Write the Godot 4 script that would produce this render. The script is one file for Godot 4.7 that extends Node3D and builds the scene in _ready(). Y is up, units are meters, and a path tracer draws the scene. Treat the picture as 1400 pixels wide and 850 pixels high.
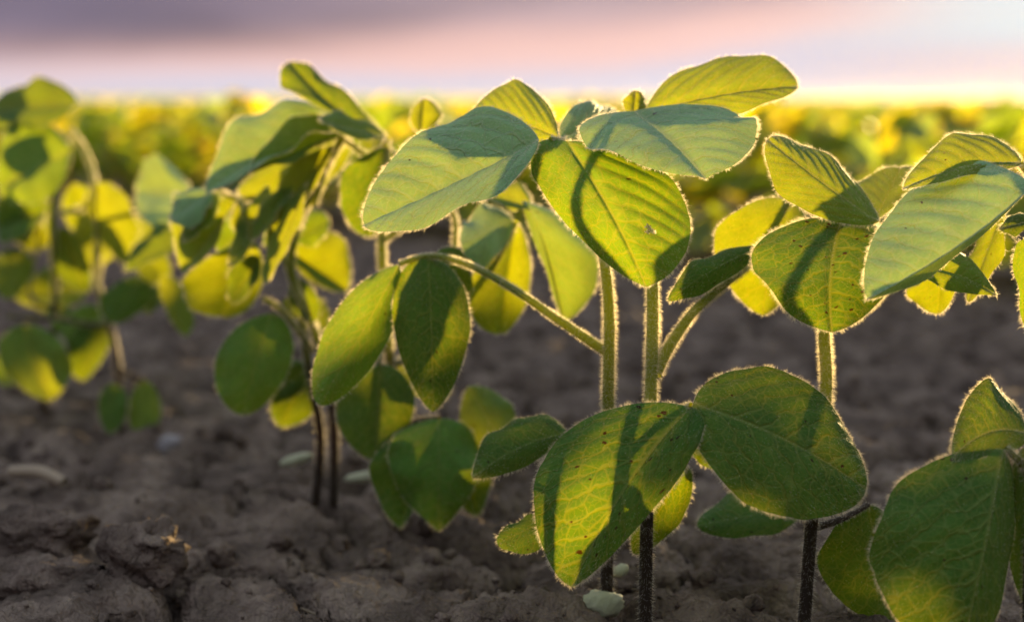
extends Node3D
# A row of young soybean plants in cracked field soil, backlit by a low evening sun.

const CAM_H := 0.175
const ROW_SPACE := 0.95
const ROW_POINT := Vector2(0.045, -0.487)
const ROW_DIR := Vector2(-0.67, -0.742)

var M := {}
var taken := {}
var org := Vector3.ZERO
var p: Node3D
var q: Node3D
var n_big := FastNoiseLite.new()
var n_mid := FastNoiseLite.new()
var n_fine := FastNoiseLite.new()
var n_crack := FastNoiseLite.new()
var n_clod := FastNoiseLite.new()
var rng := RandomNumberGenerator.new()

# ------------------------------------------------------------------ names
func numbered(called: String) -> String:
	taken[called] = taken.get(called, 0) + 1
	return called if taken[called] == 1 else "%s_%03d" % [called, taken[called] - 1]

func thing(called: String, label: String, category: String, at: Vector3, group := "") -> Node3D:
	var o := Node3D.new()
	o.name = numbered(called)
	add_child(o)
	o.position = at
	tag(o, label, category, group)
	return o

func tag(o: Node3D, label: String, category: String, group := "") -> void:
	o.set_meta("label", label)
	o.set_meta("category", category)
	if group:
		o.set_meta("group", group)

func plant(label: String, at: Vector3) -> Node3D:
	return thing("soybean_plant", label, "soybean plant", at, "soybean plants of the nearest row")

func put(parent: Node3D, called: String, mesh: Mesh) -> MeshInstance3D:
	var o := MeshInstance3D.new()
	o.mesh = mesh
	o.name = numbered(called) if parent == self else called
	parent.add_child(o, true)
	return o

# ------------------------------------------------------------------ mesh helpers
func normals_of(v: PackedVector3Array, idx: PackedInt32Array) -> PackedVector3Array:
	var n := PackedVector3Array()
	n.resize(v.size())
	for i in range(0, idx.size(), 3):
		var a := idx[i]
		var b := idx[i + 1]
		var c := idx[i + 2]
		var f := (v[c] - v[a]).cross(v[b] - v[a])
		n[a] += f
		n[b] += f
		n[c] += f
	for i in n.size():
		n[i] = n[i].normalized() if n[i].length_squared() > 1e-24 else Vector3.UP
	return n

func surface(mesh: ArrayMesh, v: PackedVector3Array, n: PackedVector3Array, uv: PackedVector2Array, idx: PackedInt32Array, mat: Material, col := PackedColorArray()) -> void:
	var a := []
	a.resize(Mesh.ARRAY_MAX)
	a[Mesh.ARRAY_VERTEX] = v
	if n.size():
		a[Mesh.ARRAY_NORMAL] = n
	if uv.size():
		a[Mesh.ARRAY_TEX_UV] = uv
	if col.size():
		a[Mesh.ARRAY_COLOR] = col
	if idx.size():
		a[Mesh.ARRAY_INDEX] = idx
	mesh.add_surface_from_arrays(Mesh.PRIMITIVE_TRIANGLES, a)
	mesh.surface_set_material(mesh.get_surface_count() - 1, mat)

func rand_dir() -> Vector3:
	return Vector3(rng.randfn(), rng.randfn(), rng.randfn()).normalized()

func hair(h: PackedVector3Array, at: Vector3, dir: Vector3, length: float, width: float) -> void:
	var s := dir.cross(rand_dir()).normalized() * width * 0.5
	var knee := at + dir * length * 0.6
	var tip := at + (dir + rand_dir() * 0.22).normalized() * length
	h.append(at - s)
	h.append(at + s)
	h.append(knee + s * 0.7)
	h.append(at - s)
	h.append(knee + s * 0.7)
	h.append(knee - s * 0.7)
	h.append(knee - s * 0.7)
	h.append(knee + s * 0.7)
	h.append(tip)

func flat_normals(h: PackedVector3Array) -> PackedVector3Array:
	var n := PackedVector3Array()
	n.resize(h.size())
	for i in range(0, h.size(), 3):
		var f := (h[i + 2] - h[i]).cross(h[i + 1] - h[i]).normalized()
		n[i] = f
		n[i + 1] = f
		n[i + 2] = f
	return n

const VEINS := 7.5
func vein_phase(xs: float, y: float, right: bool) -> float:
	return (y - 0.30 * xs - 0.13 * xs * xs) * VEINS + (0.0 if right else 0.45)

# One soybean leaflet: midrib from B over C to T, half blades reaching to L and R.
func blade(mesh: ArrayMesh, B: Vector3, C: Vector3, T: Vector3, L: Vector3, R: Vector3, o: Dictionary) -> void:
	rng.seed = int(o.seed) * 7919 + 13
	var res: int = o.res
	var fine := res == 4
	res = mini(res, 3)
	var nu: int = 130 if fine else [8, 18, 36, 52][res]
	var nv: int = 40 if fine else [2, 5, 11, 16][res]
	var m0 := 0.3025 * B + 0.495 * C + 0.2025 * T
	var lv := L - m0
	var rv := R - m0
	var axis := (T - B).normalized()
	var nrm := (rv - lv).cross(axis)
	if nrm.length() < 0.004:
		nrm = lv.cross(axis)
	nrm = nrm.normalized()
	if nrm.dot(Vector3(0, 1, 0.6)) < 0.0:
		nrm = -nrm
	var ph := rng.randf() * TAU
	var ph2 := rng.randf() * TAU
	var ph3 := rng.randf() * TAU
	var pw: float = o.p
	var ew: float = o.e
	var bulge: float = o.bulge
	var wave: float = o.wave
	var quilt: float = o.quilt * 0.001 * (T - B).length() / 0.05
	var llen := lv.length()
	var rlen := rv.length()
	var v := PackedVector3Array()
	var uv := PackedVector2Array()
	var cols := 2 * nv + 1
	var rag_l := FastNoiseLite.new()
	rag_l.seed = int(o.seed)
	rag_l.frequency = 3.0
	for i in nu + 1:
		var t := float(i) / nu
		var u := lerpf(t, (1.0 - cos(PI * t)) * 0.5, 0.85)
		var mid := (1 - u) * (1 - u) * B + 2 * u * (1 - u) * C + u * u * T
		var w := pow(maxf(0.0, sin(PI * pow(u, pw))), ew)
		for j in range(-nv, nv + 1):
			var a := absf(j) / nv
			a = 1.0 - (1.0 - a) * (1.0 - a) * (0.35) - (1.0 - a) * 0.65
			var side := lv if j < 0 else rv
			var sl := llen if j < 0 else rlen
			var ragged := 1.0 + 0.035 * rag_l.get_noise_2d(u * 1.6, 0.0 if j < 0 else 7.0)
			var xs := a * w
			var pos := mid + side * (xs * ragged)
			var hgt := bulge * sl * w * a * (1.0 - a) * 1.6
			hgt += wave * sl * w * a * a * (sin(u * 9.0 + (ph if j < 0 else ph2)) + 0.6 * sin(u * 17.0 + ph3 + (0.0 if j < 0 else 2.0)))
			hgt += o.get("fold", 0.0) * sl * xs
			if quilt > 0.0:
				var f := vein_phase(xs, u, j > 0)
				var away := absf(f - roundf(f)) * 2.0
				hgt += quilt * (sqrt(away) - 0.55) * minf(1.0, xs * 3.5) * (1.0 - pow(a, 6.0)) * smoothstep(0.0, 0.12, u)
				hgt -= quilt * 0.9 * exp(-xs * xs * 260.0) * smoothstep(0.0, 0.1, u)
			pos += nrm * hgt
			v.append(pos)
			uv.append(Vector2(0.5 + 0.5 * xs * signf(j), u))
	var idx := PackedInt32Array()
	var hole: Array = o.get("holes", [])
	for i in nu:
		for j in cols - 1:
			var k := i * cols + j
			var skip := false
			for hh in hole:
				var d := (uv[k] + uv[k + cols + 1]) * 0.5 - Vector2(hh[0], hh[1])
				if d.length() < hh[2] * (1.0 + 0.4 * sin(d.angle() * 3.0)):
					skip = true
			if skip:
				continue
			idx.append_array(PackedInt32Array([k, k + cols, k + 1, k + 1, k + cols, k + cols + 1]))
	var n := normals_of(v, idx)
	surface(mesh, v, n, uv, idx, M["leaf_%d" % int(o.tex)])
	var hairy: float = o.hair
	if hairy <= 0.0 or res == 0:
		return
	# the fringe of fine hairs along the margin and over both faces
	var h := PackedVector3Array()
	var wid: float = [0.0, 0.00012, 0.00008, 0.000055][res]
	var per_m: float = [0.0, 2600.0, 7000.0, 15000.0][res] * hairy
	for side in 2:
		var col := 0 if side == 0 else cols - 1
		var outw := (lv if side == 0 else rv).normalized()
		for i in nu:
			var a := v[i * cols + col]
			var b := v[(i + 1) * cols + col]
			var seg := b - a
			var along := seg.normalized()
			var o2 := (a - v[i * cols + nv])
			o2 = (o2 - along * o2.dot(along))
			var od := o2.normalized() if o2.length() > 0.0002 else outw
			var patch := clampf(0.85 + 1.5 * rag_l.get_noise_2d(i * 0.11, 20.0 + side * 9.0), 0.15, 1.9)
			for k in int(seg.length() * per_m * patch + rng.randf()):
				var at := a.lerp(b, rng.randf())
				hair(h, at, (od + rand_dir() * 0.55 + along * 0.35).normalized(), (0.0004 + 0.0016 * rng.randf() * rng.randf() + 0.0004 * patch), wid)
	var count := int([0.0, 150.0, 900.0, 3400.0][res] * hairy)
	for k in count:
		var i := rng.randi_range(1, nu - 2)
		var j := rng.randi_range(0, cols - 2)
		var at := v[i * cols + j].lerp(v[(i + 1) * cols + j + 1], rng.randf())
		var up := n[i * cols + j] * (1.0 if k % 2 else -1.0)
		hair(h, at, (up * 0.5 + axis * 0.7 + rand_dir() * 0.5).normalized(), rng.randf_range(0.0005, 0.0010), wid * 0.8)
	for k in int(count * 0.12):        # denser along the midrib
		var i := rng.randi_range(1, nu - 1)
		var at := v[i * cols + nv].lerp(v[(i + 1) * cols + nv], rng.randf())
		hair(h, at, (n[i * cols + nv] * (1.0 if k % 2 else -1.0) + rand_dir() * 0.6).normalized(), rng.randf_range(0.0006, 0.0011), wid * 0.8)
	surface(mesh, h, flat_normals(h), PackedVector2Array(), PackedInt32Array(), M.hair)

func leaf_part(parent: Node3D, called: String, B: Vector3, C: Vector3, T: Vector3, L: Vector3, R: Vector3, o: Dictionary) -> MeshInstance3D:
	var mesh := ArrayMesh.new()
	blade(mesh, B, C, T, L, R, o)
	return put(parent, called, mesh)

func spline(pts: Array, rs: Array, per: int) -> Array:
	var op := PackedVector3Array()
	var orad := PackedFloat32Array()
	for i in pts.size() - 1:
		var a: Vector3 = pts[maxi(i - 1, 0)]
		var b: Vector3 = pts[i]
		var c: Vector3 = pts[i + 1]
		var d: Vector3 = pts[mini(i + 2, pts.size() - 1)]
		for k in per + (1 if i == pts.size() - 2 else 0):
			var t := float(k) / per
			op.append(b.cubic_interpolate(c, a, d, t))
			orad.append(lerpf(rs[i], rs[i + 1], t))
	return [op, orad]

func tube(mesh: ArrayMesh, pts: Array, rs: Array, sides: int, per: int, mat: Material, base_y: float, furrow := 0.06) -> Array:
	var sp := spline(pts, rs, per)
	var op: PackedVector3Array = sp[0]
	var orad: PackedFloat32Array = sp[1]
	var v := PackedVector3Array()
	var n := PackedVector3Array()
	var col := PackedColorArray()
	var idx := PackedInt32Array()
	var ref := Vector3(0.31, 0.12, 0.94)
	for i in op.size():
		var dir := (op[mini(i + 1, op.size() - 1)] - op[maxi(i - 1, 0)]).normalized()
		var x := dir.cross(ref).normalized()
		var y := dir.cross(x)
		var hgt := op[i].y - base_y
		var brown := 1.0 - smoothstep(0.045, 0.085, hgt + 0.006 * sin(i * 1.7))  # brown foot of the stem, shade near the soil mixed into the colour
		var c := Color(0.33, 0.42, 0.055).lerp(Color(0.085, 0.060, 0.036), brown)
		for k in sides:
			var an := TAU * k / sides
			var rad := x * cos(an) + y * sin(an)
			v.append(op[i] + rad * orad[i] * (1.0 + furrow * cos(an * 5.0)) )
			n.append(rad)
			col.append(c)
			if i + 1 < op.size():
				var a := i * sides + k
				var b := i * sides + (k + 1) % sides
				idx.append_array(PackedInt32Array([a, a + sides, b, b, a + sides, b + sides]))
	surface(mesh, v, n, PackedVector2Array(), idx, mat, col)
	return sp

func stem_part(parent: Node3D, called: String, pts: Array, rs: Array, mat: String, hairy: float, hl: float) -> MeshInstance3D:
	var mesh := ArrayMesh.new()
	var sp := tube(mesh, pts, rs, 14, 8, M[mat], -parent.position.y)
	var op: PackedVector3Array = sp[0]
	var orad: PackedFloat32Array = sp[1]
	rng.seed = int(absf(op[0].x * 1e5) + absf(op[1].y * 1e5)) + 5
	if hairy > 0.0:
		var h := PackedVector3Array()
		for i in op.size() - 1:
			var seg := op[i + 1] - op[i]
			var dir := seg.normalized()
			var low := smoothstep(0.03, 0.075, op[i].y) * clampf(0.85 + 1.6 * n_fine.get_noise_2d(i * 0.0021 + op[0].x, op[0].y), 0.3, 1.6)
			for k in int(seg.length() * 110000.0 * hairy * lerpf(0.25, 1.0, low)):
				var rad := dir.cross(rand_dir()).normalized()
				hair(h, op[i] + seg * rng.randf() + rad * orad[i] * 0.96, (rad + dir * rng.randf_range(-0.7, 0.15) + rand_dir() * 0.25).normalized(), rng.randf_range(0.0007, 0.0021) * hl, 0.00006 if hairy > 0.4 else 0.00011)
		if h.size():
			surface(mesh, h, flat_normals(h), PackedVector2Array(), PackedInt32Array(), M.hair)
	return put(parent, called, mesh)

# a thick pale seed leaf or a small lumpy body
func lump(parent: Node3D, called: String, a: Vector3, b: Vector3, wide: float, thick: float, mat: Material, rough := 0.12, sd := 1) -> MeshInstance3D:
	var mesh := ArrayMesh.new()
	var nz := FastNoiseLite.new()
	nz.seed = sd
	nz.frequency = 1.1
	var v := PackedVector3Array()
	var idx := PackedInt32Array()
	var ax := (b - a) * 0.5
	var mid := (a + b) * 0.5
	var sx := ax.cross(Vector3.UP).normalized() * wide * 0.5
	var sy := sx.cross(ax).normalized() * thick * 0.5
	var nu := 14
	var nv := 18
	for i in nu + 1:
		var th := PI * i / nu
		for k in nv:
			var an := TAU * k / nv
			var d := Vector3(cos(th), sin(th) * cos(an), sin(th) * sin(an))
			var r := 1.0 + rough * nz.get_noise_3dv(d * 1.4) + rough * 0.7 * nz.get_noise_3dv(d * 4.0 + Vector3(9, 2, 4))
			v.append(mid + (ax * d.x + sx * d.y + sy * d.z) * r)
			if i < nu:
				var c := i * nv + k
				var e := i * nv + (k + 1) % nv
				idx.append_array(PackedInt32Array([c, c + nv, e, e, c + nv, e + nv]))
	surface(mesh, v, normals_of(v, idx), PackedVector2Array(), idx, mat)
	return put(parent, called, mesh)

# ------------------------------------------------------------------ textures and materials
func noise_image(sd: int, freq: float, size: int, cellular: bool, warp := 0.0) -> PackedByteArray:
	var f := FastNoiseLite.new()
	f.seed = sd
	f.frequency = freq
	if cellular:
		f.noise_type = FastNoiseLite.TYPE_CELLULAR
		f.cellular_return_type = FastNoiseLite.RETURN_DISTANCE2_SUB
		f.cellular_distance_function = FastNoiseLite.DISTANCE_EUCLIDEAN
		f.fractal_type = FastNoiseLite.FRACTAL_NONE
	else:
		f.noise_type = FastNoiseLite.TYPE_SIMPLEX_SMOOTH
		f.fractal_octaves = 4
	if warp > 0.0:
		f.domain_warp_enabled = true
		f.domain_warp_amplitude = warp
		f.domain_warp_frequency = freq * 0.7
	var im := f.get_image(size, size, false, false, true)
	im.convert(Image.FORMAT_L8)
	return im.get_data()

func leaf_textures(sd: int, spots: int, dry: float, deep: float, pale: float, net: float) -> Array:
	var S := 512
	var big := noise_image(sd, 0.006, S, false)
	var fine := noise_image(sd + 1, 0.06, S, false)
	var net1 := noise_image(sd + 2, 0.022, S, true, 14.0)
	var net2 := noise_image(sd + 3, 0.062, S, true, 5.0)
	var bend := noise_image(sd + 4, 0.009, S, false)
	var col := PackedByteArray()
	col.resize(S * S * 3)
	var hgt := PackedByteArray()
	hgt.resize(S * S)
	var r := RandomNumberGenerator.new()
	r.seed = sd
	var marks: Array[Vector3] = []
	for i in spots:
		var x := clampf(0.5 + r.randfn() * 0.22, 0.08, 0.92)
		marks.append(Vector3(x, clampf(r.randf(), 0.08, 0.92), r.randf_range(0.0025, 0.011)))
	for y in S:
		var v := (y + 0.5) / S
		for x in S:
			var i := y * S + x
			var dx := (x + 0.5) / S - 0.5
			var xs := absf(dx) * 2.0
			var f := vein_phase(xs, v + (bend[i] / 255.0 - 0.5) * 0.10 * minf(1.0, xs * 4.0), dx > 0)
			var dist := absf(f - roundf(f)) / VEINS
			var vw := 0.0085 * (1.15 - xs * 0.85)
			var sec := clampf(1.6 - dist / vw, 0.0, 1.0)
			var rib := clampf(1.7 - xs * 0.36 / (0.0095 * (1.15 - 0.75 * v)), 0.0, 1.0)
			var e1 := net1[i] / 255.0
			var e2 := net2[i] / 255.0
			var n1 := clampf(1.0 - e1 / 0.13, 0.0, 1.0)
			var n2 := clampf(1.0 - e2 / 0.20, 0.0, 1.0)
			var vein := maxf(maxf(rib, sec * 0.9), maxf(n1 * 0.85, n2 * 0.5))
			var b := big[i] / 255.0
			var fn := fine[i] / 255.0
			var edge := clampf((xs - 0.75) * 2.0, 0.0, 1.0)
			var tone := 0.80 + 0.30 * b + 0.16 * (fn - 0.5)
			var cr := (lerpf(0.150, 0.30, dry) + 0.04 * pale) * tone * deep + 0.03 * edge * b  # red raised: yellow of sunlight through the blade put into the colour
			var cg := lerpf(0.46, 0.46, dry) * tone * deep
			var cb := (0.065 + 0.08 * pale) * tone * deep
			cr = lerpf(cr, 0.36, vein * net)
			cg = lerpf(cg, 0.54, vein * net)
			cb = lerpf(cb, 0.17 + 0.1 * pale, vein * net)
			col[i * 3] = int(clampf(_s(cr), 0, 1) * 255.0)
			col[i * 3 + 1] = int(clampf(_s(cg), 0, 1) * 255.0)
			col[i * 3 + 2] = int(clampf(_s(cb), 0, 1) * 255.0)
			var h := 0.62 - 0.40 * maxf(rib, sec) - 0.22 * n1 - 0.10 * n2 + 0.16 * (fn - 0.5)
			hgt[i] = int(clampf(h, 0, 1) * 255.0)
	for m in marks:      # small brown specks and bites
		var rad := m.z * S
		for y in range(maxi(0, int(m.y * S - rad * 2)), mini(S, int(m.y * S + rad * 2))):
			for x in range(maxi(0, int(m.x * S - rad * 3)), mini(S, int(m.x * S + rad * 3))):
				var i := y * S + x
				var d := Vector2((x - m.x * S) * 0.7, y - m.y * S).length() / rad + (fine[i] / 255.0 - 0.5) * 1.6
				var k := clampf((1.15 - d) * 3.0, 0.0, 1.0) * 0.85
				col[i * 3] = int(lerpf(col[i * 3], 62.0, k))
				col[i * 3 + 1] = int(lerpf(col[i * 3 + 1], 44.0, k))
				col[i * 3 + 2] = int(lerpf(col[i * 3 + 2], 26.0, k))
	var ci := Image.create_from_data(S, S, false, Image.FORMAT_RGB8, col)
	var hi := Image.create_from_data(S, S, false, Image.FORMAT_L8, hgt)
	return [ImageTexture.create_from_image(ci), ImageTexture.create_from_image(hi)]

func _s(c: float) -> float:
	return 1.055 * pow(c, 0.41666) - 0.055

func seamless(sd: int, freq: float, type: int, ramp: Gradient = null, size := 1024) -> NoiseTexture2D:
	var f := FastNoiseLite.new()
	f.seed = sd
	f.noise_type = type
	f.frequency = freq
	f.fractal_octaves = 6
	f.fractal_gain = 0.58
	var t := NoiseTexture2D.new()
	t.width = size
	t.height = size
	t.seamless = true
	t.seamless_blend_skirt = 0.2
	t.generate_mipmaps = false
	if ramp:
		t.color_ramp = ramp
	t.noise = f
	return t

func ramp(cols: Array) -> Gradient:
	var g := Gradient.new()
	var off := PackedFloat32Array()
	var cc := PackedColorArray()
	for c in cols:
		off.append(c[0])
		cc.append(Color(c[1], c[2], c[3]).linear_to_srgb())
	g.offsets = off
	g.colors = cc
	return g

func make_materials() -> void:
	# 0 grown, 1 old and specked, 2 old, both darkened for shade, 3 young, 4 young, yellowed for sunlight coming through, 5 silvery with down
	for k in 6:
		var tx := leaf_textures(40 + k * 11, [1, 34, 10, 0, 4, 4][k], [0.10, 0.0, 0.10, 0.40, 0.48, 0.1][k], [0.95, 0.68, 0.62, 1.0, 1.0, 1.12][k], [0.0, 0.0, 0.0, 0.0, 0.0, 1.5][k], [0.44, 0.42, 0.42, 0.42, 0.34, 0.46][k])
		var m := StandardMaterial3D.new()
		m.albedo_texture = tx[0]
		m.cull_mode = BaseMaterial3D.CULL_DISABLED
		m.roughness = 0.52
		m.metallic_specular = 0.36
		m.heightmap_enabled = true
		m.heightmap_texture = tx[1]
		m.heightmap_scale = 0.10
		m.rim_enabled = true
		m.rim = [0.14, 0.12, 0.1, 0.2, 0.12, 0.42][k]
		m.rim_tint = 0.35
		m.backlight_enabled = true
		m.backlight = (Color(1.28, 0.66, 0.035) if k != 5 else Color(0.80, 0.50, 0.05)).linear_to_srgb()
		M["leaf_%d" % k] = m
	var h := StandardMaterial3D.new()
	h.albedo_color = Color(0.88, 0.80, 0.60).linear_to_srgb()
	h.cull_mode = BaseMaterial3D.CULL_DISABLED
	h.roughness = 0.4
	h.backlight_enabled = true
	h.backlight = Color(1.35, 1.20, 0.85).linear_to_srgb()
	M.hair = h
	var s := StandardMaterial3D.new()
	s.vertex_color_use_as_albedo = true
	s.roughness = 0.5
	s.cull_mode = BaseMaterial3D.CULL_DISABLED
	s.backlight_enabled = true
	s.backlight = Color(1.35, 1.1, 0.12).linear_to_srgb()
	s.rim_enabled = true
	s.rim = 0.5
	M.stem = s
	var c := StandardMaterial3D.new()
	c.albedo_color = Color(0.42, 0.44, 0.27).linear_to_srgb()
	c.roughness = 0.6
	c.heightmap_enabled = true
	c.uv1_triplanar = true
	c.uv1_scale = Vector3(40, 40, 40)
	c.heightmap_texture = seamless(91, 0.01, FastNoiseLite.TYPE_SIMPLEX_SMOOTH, null, 256)
	c.heightmap_scale = 0.08
	M.cotyledon = c
	for k in 3:
		var f := StandardMaterial3D.new()
		f.albedo_color = [Color(0.085, 0.170, 0.028), Color(0.11, 0.175, 0.026), Color(0.07, 0.155, 0.035)][k].linear_to_srgb()
		f.cull_mode = BaseMaterial3D.CULL_DISABLED
		f.roughness = 0.5
		f.rim_enabled = true
		f.rim = 0.5
		f.backlight_enabled = true
		f.backlight = [Color(0.70, 0.70, 0.012), Color(1.0, 0.80, 0.01), Color(0.50, 0.62, 0.02)][k].linear_to_srgb()
		M["field_leaf_%d" % k] = f
	var soil := StandardMaterial3D.new()
	soil.albedo_texture = seamless(5, 0.006, FastNoiseLite.TYPE_SIMPLEX_SMOOTH, ramp([[0.0, 0.050, 0.037, 0.027], [0.42, 0.132, 0.100, 0.074], [0.60, 0.210, 0.162, 0.120], [1.0, 0.36, 0.29, 0.21]]))
	soil.uv1_triplanar = true
	soil.uv1_world_triplanar = true
	soil.uv1_scale = Vector3(4.3, 4.3, 4.3)
	soil.roughness = 0.95
	soil.metallic_specular = 0.25
	soil.heightmap_enabled = true
	soil.heightmap_texture = seamless(17, 0.02, FastNoiseLite.TYPE_SIMPLEX_SMOOTH)
	soil.heightmap_scale = 0.9
	M.soil = soil
	var st := StandardMaterial3D.new()
	st.albedo_color = Color(0.34, 0.27, 0.17).linear_to_srgb()
	st.roughness = 0.7
	M.straw = st
	var sbm := StandardMaterial3D.new()
	sbm.albedo_color = Color(0.20, 0.15, 0.09).linear_to_srgb()
	sbm.roughness = 0.8
	M.straw_bit = sbm
	var pb := StandardMaterial3D.new()
	pb.albedo_color = Color(0.30, 0.28, 0.27).linear_to_srgb()
	pb.roughness = 0.8
	M.pebble = pb

# ------------------------------------------------------------------ ground
func setup_noise() -> void:
	for a in [[n_big, 3, 5.0], [n_mid, 8, 22.0], [n_fine, 12, 110.0], [n_clod, 21, 34.0]]:
		a[0].seed = a[1]
		a[0].frequency = a[2]
		a[0].noise_type = FastNoiseLite.TYPE_SIMPLEX_SMOOTH
		a[0].fractal_octaves = 3
	n_clod.fractal_type = FastNoiseLite.FRACTAL_RIDGED
	n_crack.seed = 33
	n_crack.frequency = 17.0
	n_crack.noise_type = FastNoiseLite.TYPE_CELLULAR
	n_crack.cellular_return_type = FastNoiseLite.RETURN_DISTANCE2_SUB
	n_crack.cellular_distance_function = FastNoiseLite.DISTANCE_EUCLIDEAN
	n_crack.fractal_type = FastNoiseLite.FRACTAL_NONE
	n_crack.domain_warp_enabled = true
	n_crack.domain_warp_amplitude = 0.035
	n_crack.domain_warp_frequency = 20.0

func ground_y(x: float, z: float) -> float:
	var dist := sqrt(x * x + z * z)
	var near := 1.0 - smoothstep(3.0, 9.0, dist)
	var y := 0.006 * n_big.get_noise_2d(x, z)
	if near > 0.0:
		var cr := n_crack.get_noise_2d(x, z) + 1.0
		var lumpy := n_mid.get_noise_2d(x, z)
		y += near * (0.0042 * lumpy + 0.0022 * n_fine.get_noise_2d(x, z) + 0.004 * maxf(0.0, n_clod.get_noise_2d(x, z)) * smoothstep(-0.1, 0.3, n_big.get_noise_2d(x * 2.0 + 5.0, z * 2.0)))
		var wide := 0.025 + 0.15 * smoothstep(-0.45, 0.35, n_big.get_noise_2d(x * 0.9 + 31.0, z * 0.9 - 12.0))
		y -= near * 0.020 * (1.0 - smoothstep(0.0, wide + 0.004, cr)) * (1.0 if wide > 0.008 else 0.0)
		y += near * 0.007 * smoothstep(0.0, 0.6, cr)
	return y - 0.003

func make_ground() -> void:
	var radii := PackedFloat32Array([0.0])
	var r := 0.04
	while r < 3000.0:
		radii.append(r)
		r *= 1.2 if r < 0.28 else (1.0062 if r < 2.2 else (1.02 if r < 6.0 else 1.16))
	var angles := PackedFloat32Array()
	for i in 321:
		angles.append(deg_to_rad(lerpf(-33.0, 33.0, i / 320.0)))
	for i in range(1, 60):
		angles.append(deg_to_rad(lerpf(33.0, 327.0, i / 60.0)))
	var na := angles.size()
	var v := PackedVector3Array()
	for ri in radii:
		for a in angles:
			var x := ri * sin(a)
			var z := -ri * cos(a)
			v.append(Vector3(x, ground_y(x, z) if ri < 80.0 else -0.003, z))
	var idx := PackedInt32Array()
	for i in radii.size() - 1:
		for k in na:
			var a := i * na + k
			var b := i * na + (k + 1) % na
			idx.append_array(PackedInt32Array([a, b, a + na, b, b + na, a + na]))
	var mesh := ArrayMesh.new()
	surface(mesh, v, normals_of(v, idx), PackedVector2Array(), idx, M.soil)
	var g := put(self, "soil_ground", mesh)
	g.set_meta("kind", "structure")
	g.set_meta("label", "dark cracked field soil with crusty clods between the soybean rows")

func clod(label: String, at: Vector3, size: Vector3, sd: int, mat: Material = null, called := "soil_clod", category := "clod", group := "clods on the bare soil") -> void:
	var mesh := ArrayMesh.new()
	clod_mesh(mesh, size, sd, mat if mat else M.soil, 20, 28)
	var o := put(self, called, mesh)
	o.position = Vector3(at.x, ground_y(at.x, at.z) + size.y * 0.25, at.z)
	tag(o, label, category, group)

func clod_mesh(mesh: ArrayMesh, size: Vector3, sd: int, mat: Material, nu: int, nv: int) -> void:
	var nz := FastNoiseLite.new()
	nz.seed = sd
	nz.frequency = 0.9
	nz.fractal_octaves = 4
	var v := PackedVector3Array()
	var idx := PackedInt32Array()
	for i in nu + 1:
		var th := PI * i / nu
		for k in nv:
			var an := TAU * k / nv
			var d := Vector3(sin(th) * cos(an), cos(th), sin(th) * sin(an))
			var box := 1.0 / pow(pow(absf(d.x), 3.0) + pow(absf(d.y), 3.0) + pow(absf(d.z), 3.0), 0.333)
			var rr := lerpf(1.0, box, 0.6) * (1.0 + 0.55 * nz.get_noise_3dv(d * 1.3) + 0.16 * nz.get_noise_3dv(d * 5.0))
			v.append(d * size * 0.5 * rr)
			if i < nu:
				var c := i * nv + k
				var e := i * nv + (k + 1) % nv
				idx.append_array(PackedInt32Array([c, e, c + nv, e, e + nv, c + nv]))
	surface(mesh, v, normals_of(v, idx), PackedVector2Array(), idx, mat)

# ------------------------------------------------------------------ field plants behind
func field_leaf(mesh: ArrayMesh, r: RandomNumberGenerator, B: Vector3, dir: Vector3, length: float, mat: Material, joined: Array = []) -> void:
	var side := dir.cross(Vector3.UP)
	if side.length() < 0.1:
		side = Vector3.RIGHT
	side = side.normalized()
	var up := side.cross(dir).normalized()
	var roll := r.randf_range(-0.7, 0.7)
	var s2 := side * cos(roll) + up * sin(roll)
	up = s2.cross(dir).normalized()
	var wl := length * r.randf_range(0.33, 0.40)
	var fold := r.randf_range(-0.1, 0.35)
	var v := PackedVector3Array()
	var idx := PackedInt32Array()
	var droop := r.randf_range(0.05, 0.3)
	for i in 8:
		var u := float(i) / 7
		u = lerpf(u, (1.0 - cos(PI * u)) * 0.5, 0.7)
		var w := pow(maxf(0.0, sin(PI * pow(u, 0.85))), 0.65) * wl
		var mid := B + dir * length * u - up * droop * length * u * u
		for j in range(-2, 3):
			var a := j * 0.5
			v.append(mid + s2 * a * w + up * w * (fold * absf(a) + 0.12 * sin(u * 7.0 + j)))
	for i in 7:
		for j in 4:
			var k := i * 5 + j
			idx.append_array(PackedInt32Array([k, k + 5, k + 1, k + 1, k + 5, k + 6]))
	if joined.size():
		var off: int = joined[0].size()
		joined[0].append_array(v)
		for k in idx:
			joined[1].append(k + off)
	else:
		surface(mesh, v, normals_of(v, idx), PackedVector2Array(), idx, mat)

func field_plan(sd: int) -> Dictionary:
	var r := RandomNumberGenerator.new()
	r.seed = sd * 101 + 3
	var high := r.randf_range(0.135, 0.170)
	var lean := Vector3(r.randf_range(-0.02, 0.02), 0, r.randf_range(-0.02, 0.02))
	var nodes := []
	var nn := r.randi_range(5, 6)
	for k in nn:
		var t := lerpf(0.24, 0.95, float(k) / (nn - 1))
		var an := k * 2.5 + r.randf() * 1.2
		var outv := Vector3(cos(an), 0, sin(an))
		var at := Vector3.UP * high * t + lean * t
		var tip := at + outv * r.randf_range(0.03, 0.055) * (1.1 - 0.5 * t) + Vector3.UP * r.randf_range(0.012, 0.034)
		nodes.append([at, tip, outv])
	return {"high": high, "lean": lean, "nodes": nodes, "rng": r}

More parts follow.
